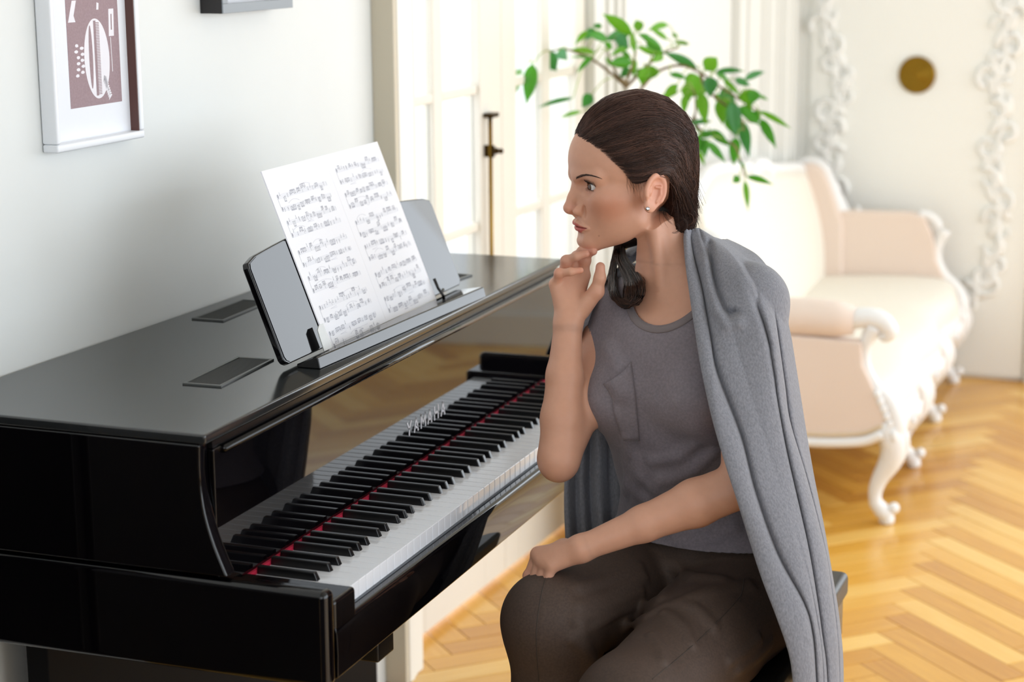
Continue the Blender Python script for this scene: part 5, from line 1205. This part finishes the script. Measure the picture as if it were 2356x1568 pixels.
# shoes below the frame
M('shoe_black', '141214', .35)
for kn, an, s in ((RKN, RAN, -1), (LKN, LAN, 1)):
    f0 = np.array([an[0], an[1], 0]); dv = np.array([FT[0], FT[1], 0]) if s > 0 else np.array([-.7, -.7, 0]); dv = dv/np.linalg.norm(dv)
    def sd_shoe(P): 
        P = P.astype(F32); d = sd_cone(P, f0+np.array([0, 0, .055])-dv*.03, f0+dv*.13+np.array([0, 0, .035]), .042, .034); d = smin(d, sd_cone(P, f0+np.array([0, 0, .06]), an+np.array([0, 0, .03]), .036, .040), .02); return smax(d, .002-P[:, 2], .004)
    Ps, Qs_ = polygonise(sd_shoe, f0-.2, f0+np.array([.2, .2, .3]), .007); dress(mesh_from('shoe', Ps, Qs_, 'shoe_black'))
# ---- cardigan thrown over the shoulders
def rail(rows, n): return np.array(spline([np.array(r, float) for r in rows], n))
NR = 110
# near panel: front edge, creases and outer edge, each row (u, v, depth)
E0 = rail([(1572, 524, 3.000), (1577, 600, 2.955), (1586, 670, 2.925), (1597, 745, 2.895), (1613, 845, 2.86), (1632, 935, 2.835), (1652, 1012, 2.815), (1674, 1085, 2.80), (1697, 1155, 2.79), (1724, 1242, 2.785), (1752, 1330, 2.775), (1787, 1422, 2.765), (1814, 1502, 2.765), (1824, 1568, 2.77), (1828, 1660, 2.78)], NR)
C1 = rail([(1585, 528, 3.004), (1594, 580, 2.975), (1614, 655, 2.935), (1622, 700, 2.915), (1635, 776, 2.885), (1648, 850, 2.862), (1705, 1000, 2.83), (1738, 1130, 2.805), (1790, 1274, 2.79), (1852, 1386, 2.785), (1872, 1458, 2.785), (1880, 1568, 2.79), (1884, 1660, 2.80)], NR)
C2 = rail([(1607, 524, 3.010), (1618, 560, 2.975), (1634, 600, 2.945), (1646, 650, 2.925), (1660, 700, 2.90), (1680, 740, 2.885), (1705, 830, 2.865), (1738, 940, 2.845), (1780, 1080, 2.825), (1822, 1200, 2.81), (1860, 1330, 2.80), (1880, 1430, 2.80), (1890, 1500, 2.80), (1894, 1568, 2.805), (1898, 1660, 2.81)], NR)
C3 = rail([(1640, 545, 3.01), (1672, 575, 2.965), (1700, 610, 2.93), (1722, 655, 2.90), (1742, 706, 2.885), (1757, 738, 2.878), (1770, 786, 2.872), (1781, 850, 2.868), (1789, 915, 2.862), (1808, 1025, 2.85), (1831, 1130, 2.838), (1857, 1248, 2.825), (1877, 1366, 2.815), (1890, 1458, 2.812), (1900, 1530, 2.815), (1905, 1660, 2.82)], NR)
C4 = rail([(1662, 552, 3.03), (1700, 580, 2.995), (1735, 615, 2.96), (1760, 660, 2.93), (1782, 727, 2.905), (1793, 796, 2.895), (1806, 890, 2.89), (1818, 973, 2.885), (1856, 1097, 2.872), (1895, 1248, 2.855), (1914, 1360, 2.845), (1926, 1458, 2.84), (1930, 1532, 2.845), (1932, 1660, 2.85)], NR)
E1 = rail([(1672, 550, 3.06), (1708, 567, 3.04), (1745, 590, 3.01), (1774, 630, 2.985), (1797, 692, 2.955), (1817, 762, 2.945), (1832, 850, 2.945), (1851, 970, 2.94), (1873, 1100, 2.93), (1895, 1212, 2.915), (1912, 1312, 2.905), (1927, 1402, 2.895), (1936, 1482, 2.895), (1939, 1540, 2.90), (1940, 1660, 2.905)], NR)
BK = rail([(1640, 552, 3.14), (1665, 575, 3.16), (1690, 610, 3.18), (1710, 660, 3.20), (1725, 720, 3.20), (1740, 790, 3.20), (1750, 880, 3.20), (1765, 990, 3.20), (1785, 1110, 3.19), (1805, 1220, 3.18), (1820, 1320, 3.17), (1840, 1400, 3.16), (1850, 1480, 3.16), (1855, 1540, 3.16), (1857, 1660, 3.16)], NR)
rails = [r-np.array([0, 0, .016]) for r in (E0, C1, C2, C3, C4, E1)]+[BK]
VF = [(np.array([(1632, 560), (1640, 625), (1652, 673), (1667, 710), (1679, 724), (1690, 716)], float), .016, 7), (np.array([(1618, 600), (1630, 660), (1648, 715), (1672, 748), (1700, 742)], float), -.008, 12), (np.array([(1739, 640), (1742, 690), (1757, 740), (1775, 800)], float), .006, 5), (np.array([(1700, 600), (1725, 625), (1739, 650), (1770, 668)], float), .0025, 4)]
def vfold(u, v):
    o = 0
    for pl_, am, sg in VF:
        d = 1e9
        for a, b in zip(pl_[:-1], pl_[1:]):
            t = max(0, min(1, np.dot([u-a[0], v-a[1]], b-a)/np.dot(b-a, b-a))); d = min(d, math.hypot(u-a[0]-t*(b[0]-a[0]), v-a[1]-t*(b[1]-a[1])))
        o += am*math.exp(-(d/sg)**2)
    return o
for r, vm in ((C3, 1560), (C4, 1538), (E1, 1536), (BK, 1536)): r[:, 1] = np.minimum(r[:, 1], vm)
def cross_row(i):
    pts = [r[i] for r in rails]; t = i/(NR-1); out = []
    seg = 13
    fi = lambda a, b: max(0, min(1, (t-a)/(b-a)))
    crease = [0, .015, .013*(1-fi(.14, .24)+.6*fi(.62, .8)), .014*fi(.17, .26), .013*fi(.22, .34), .0, 0]
    for k in range(len(pts)-1):
        for j in range(seg):
            s = j/seg; p = pts[k]*(1-s)+pts[k+1]*s
            w_ = math.hypot(pts[k+1][0]-pts[k][0], .0001)
            bul = .0085*min(1, w_/50)*math.sin(math.pi*s)**.8 if k < 5 else .03*math.sin(math.pi*s)
            if k == 0: bul = .0085*math.sin(math.pi*s)**.7
            cr = crease[k]*math.exp(-(s/.11)**2)+crease[k+1]*math.exp(-((1-s)/.11)**2)
            if k in (1, 2): bul *= .35+.4*fi(.6, .8)
            if k in (3, 4): bul *= .15+.85*fi(.2, .4)
            out.append((p[0], p[1], p[2]-bul+cr*.75*(.25+.75*min(1, t/.12))+(vfold(p[0], p[1]) if p[1] < 830 and k < 5 else 0)))
    out.append(tuple(pts[-1])); return out
G = [[PX(*q) for q in cross_row(i)] for i in range(NR)]
cg = MB().grid(G)
m0 = len(cg.v)
# far panel over the other shoulder, hanging down behind the raised arm
F0 = rail([(1424, 612, 3.10), (1400, 648, 3.07), (1372, 692, 3.045), (1346, 738, 3.035), (1332, 780, 3.045), (1327, 822, 3.075), (1318, 900, 3.17), (1308, 990, 3.20), (1299, 1095, 3.20), (1298, 1170, 3.20), (1301, 1245, 3.20), (1306, 1400, 3.20), (1312, 1560, 3.20), (1316, 1700, 3.20)], NR)
F1 = rail([(1446, 606, 3.13), (1424, 650, 3.10), (1404, 695, 3.07), (1384, 742, 3.06), (1360, 792, 3.068), (1352, 840, 3.11), (1362, 905, 3.20), (1368, 990, 3.215), (1366, 1095, 3.215), (1368, 1170, 3.215), (1372, 1245, 3.215), (1380, 1400, 3.215), (1384, 1560, 3.215), (1388, 1700, 3.215)], NR)
F2 = rail([(1470, 604, 3.17), (1460, 650, 3.18), (1452, 695, 3.19), (1448, 742, 3.195), (1444, 792, 3.20), (1442, 840, 3.21), (1442, 905, 3.225), (1448, 990, 3.235), (1452, 1095, 3.235), (1454, 1170, 3.235), (1456, 1245, 3.235), (1460, 1400, 3.235), (1464, 1560, 3.235), (1466, 1700, 3.235)], NR)
F3 = rail([(1520, 590, 3.16), (1535, 640, 3.20), (1545, 700, 3.215), (1552, 750, 3.22), (1558, 800, 3.23), (1562, 850, 3.235), (1566, 905, 3.24), (1572, 990, 3.245), (1578, 1095, 3.25), (1582, 1170, 3.25), (1586, 1245, 3.25), (1592, 1400, 3.25), (1596, 1560, 3.25), (1600, 1700, 3.25)], NR)
F4 = rail([(1600, 548, 3.12), (1640, 590, 3.18), (1660, 650, 3.21), (1680, 700, 3.22), (1700, 760, 3.225), (1715, 830, 3.23), (1725, 905, 3.23), (1740, 990, 3.23), (1755, 1095, 3.225), (1770, 1170, 3.22), (1785, 1245, 3.21), (1815, 1400, 3.19), (1838, 1540, 3.17), (1850, 1680, 3.165)], NR)
frs = [F0, F1, F2, F3, F4]; G = []
for i in range(NR):
    row = []; t = i/(NR-1)
    for k in range(4):
        for j in range(14):
            s = j/14; p = frs[k][i]*(1-s)+frs[k+1][i]*s; fo = min(1, max(0, (t-.25)*4))
            row.append(PX(p[0], p[1], p[2]-.0095*fo*math.sin((k+s)*2*math.pi*1.9+.8*math.sin(t*4))-.006*fo*math.sin((k+s)*2*math.pi*.83+1)-(.010*math.sin(math.pi*s) if k == 0 and t < .25 else 0)))
    row.append(PX(*frs[4][i])); G.append(row)
cg.grid(G)
# collar roll behind the neck joining both panels
G = []
for i in range(24):
    t = i/23; c = spline([PX(1437, 606, 3.12), PX(1478, 572, 3.15), PX(1540, 540, 3.12), PX(1592, 530, 3.04)], 24)[i]; row = []
    for j in range(9):
        a = -1.2+j/8*3.6; row.append(c+np.array([0, 0, 1])*.016*math.sin(a)+(c-NB-np.array([0, 0, c[2]-NB[2]]))/np.linalg.norm(c-NB)*.016*math.cos(a))
    G.append(row)
cg.grid(G)
# rest the knit on whatever lies under it
cv_ = np.array(cg.v)
def under(P): P = P.astype(F32); return np.minimum(np.minimum(sd_skin(P), sd_tank0(P)), sd_legs(P)-.007)
for _ in range(3):
    k = np.where((cv_[:, 2] > .45))[0]; g_, dd = grad(under, cv_[k], .002); mv = np.clip(.0065-dd, 0, .012); cv_[k] += g_*mv[:, None]
for _ in range(4):
    g_, dd = grad(sd_bench, cv_, .002); cv_ += g_*np.clip(.005-dd, 0, .05)[:, None]
cg.v = [tuple(p) for p in cv_]
o = dress(cg.build('cardigan', 'cardigan_knit', None, True)); so = o.modifiers.new('thick', 'SOLIDIFY'); so.thickness = .0032; so.offset = 0; subsurf(o, 1)
# ================================================================== piano bench
bn = thing('piano_bench', 'black piano bench with padded leather seat under the seated woman', 'bench')
bx0, bx1, by0, by1 = .175, .508, .40, .958
bo = MB().box((bx0, by0, .455), (bx1, by1, .500)).build('seat', 'leather_black', bn, bevel=.012, seg=4)
MB().box((bx0+.008, by0+.008, .385), (bx1-.008, by1-.008, .454)).build('apron', 'bench_black', bn, bevel=.003)
for x in (bx0+.012, bx1-.052):
    for y in (by0+.012, by1-.052): MB().box((x, y, .001), (x+.04, y+.04, .386)).build('leg', 'bench_black', bn, bevel=.004)
rebase(bn, ((bx0+bx1)/2, (by0+by1)/2, 0))
# dark rug added out of view to darken what the polished piano end mirrors
M('rug_dark', '1d1613', .95, col2='2a1d17', nscale=8, bump=.5, bscale=150)
rg = MB().box((-.22, -4.2, .0005), (3.6, -1.05, .012)).build('stand_in_rug', 'rug_dark', None, bevel=.004); tag(rg, 'dark brown woven rug added out of view to darken the piano reflection', 'stand_in_rug')

# dark sideboard added out of view so the piano end mirrors black
M('dark_oak', '15100d', .5, col2='1f1712', nscale=14)
sb = thing('stand_in_sideboard', 'dark oak sideboard with two doors added out of view to blacken the piano end reflection', 'stand_in_sideboard')
MB().box((-.612, -1.95, .06), (-.445, -.235, 1.02)).build('carcass', 'dark_oak', sb, bevel=.004)
for y0, y1 in ((-1.93, -1.10), (-1.09, -.255)):
    d_ = MB().box((-.444, y0, .09), (-.430, y1, .99)).build('door', 'dark_oak', sb, bevel=.004); MB().lathe([(.005, 0), (.005, .012), (.011, .018), (.009, .026), (0, .028)], (-.430, (-1.14 if y0 < -1.5 else -1.05), .56), (1, 0, 0), 12).build('knob', 'brass', d_, True)
for x in (-.605, -.49):
    for y in (-1.90, -.29): MB().box((x, y, .001), (x+.04, y+.04, .06)).build('foot', 'dark_oak', sb)
rebase(sb, (-.53, -1.09, 0))
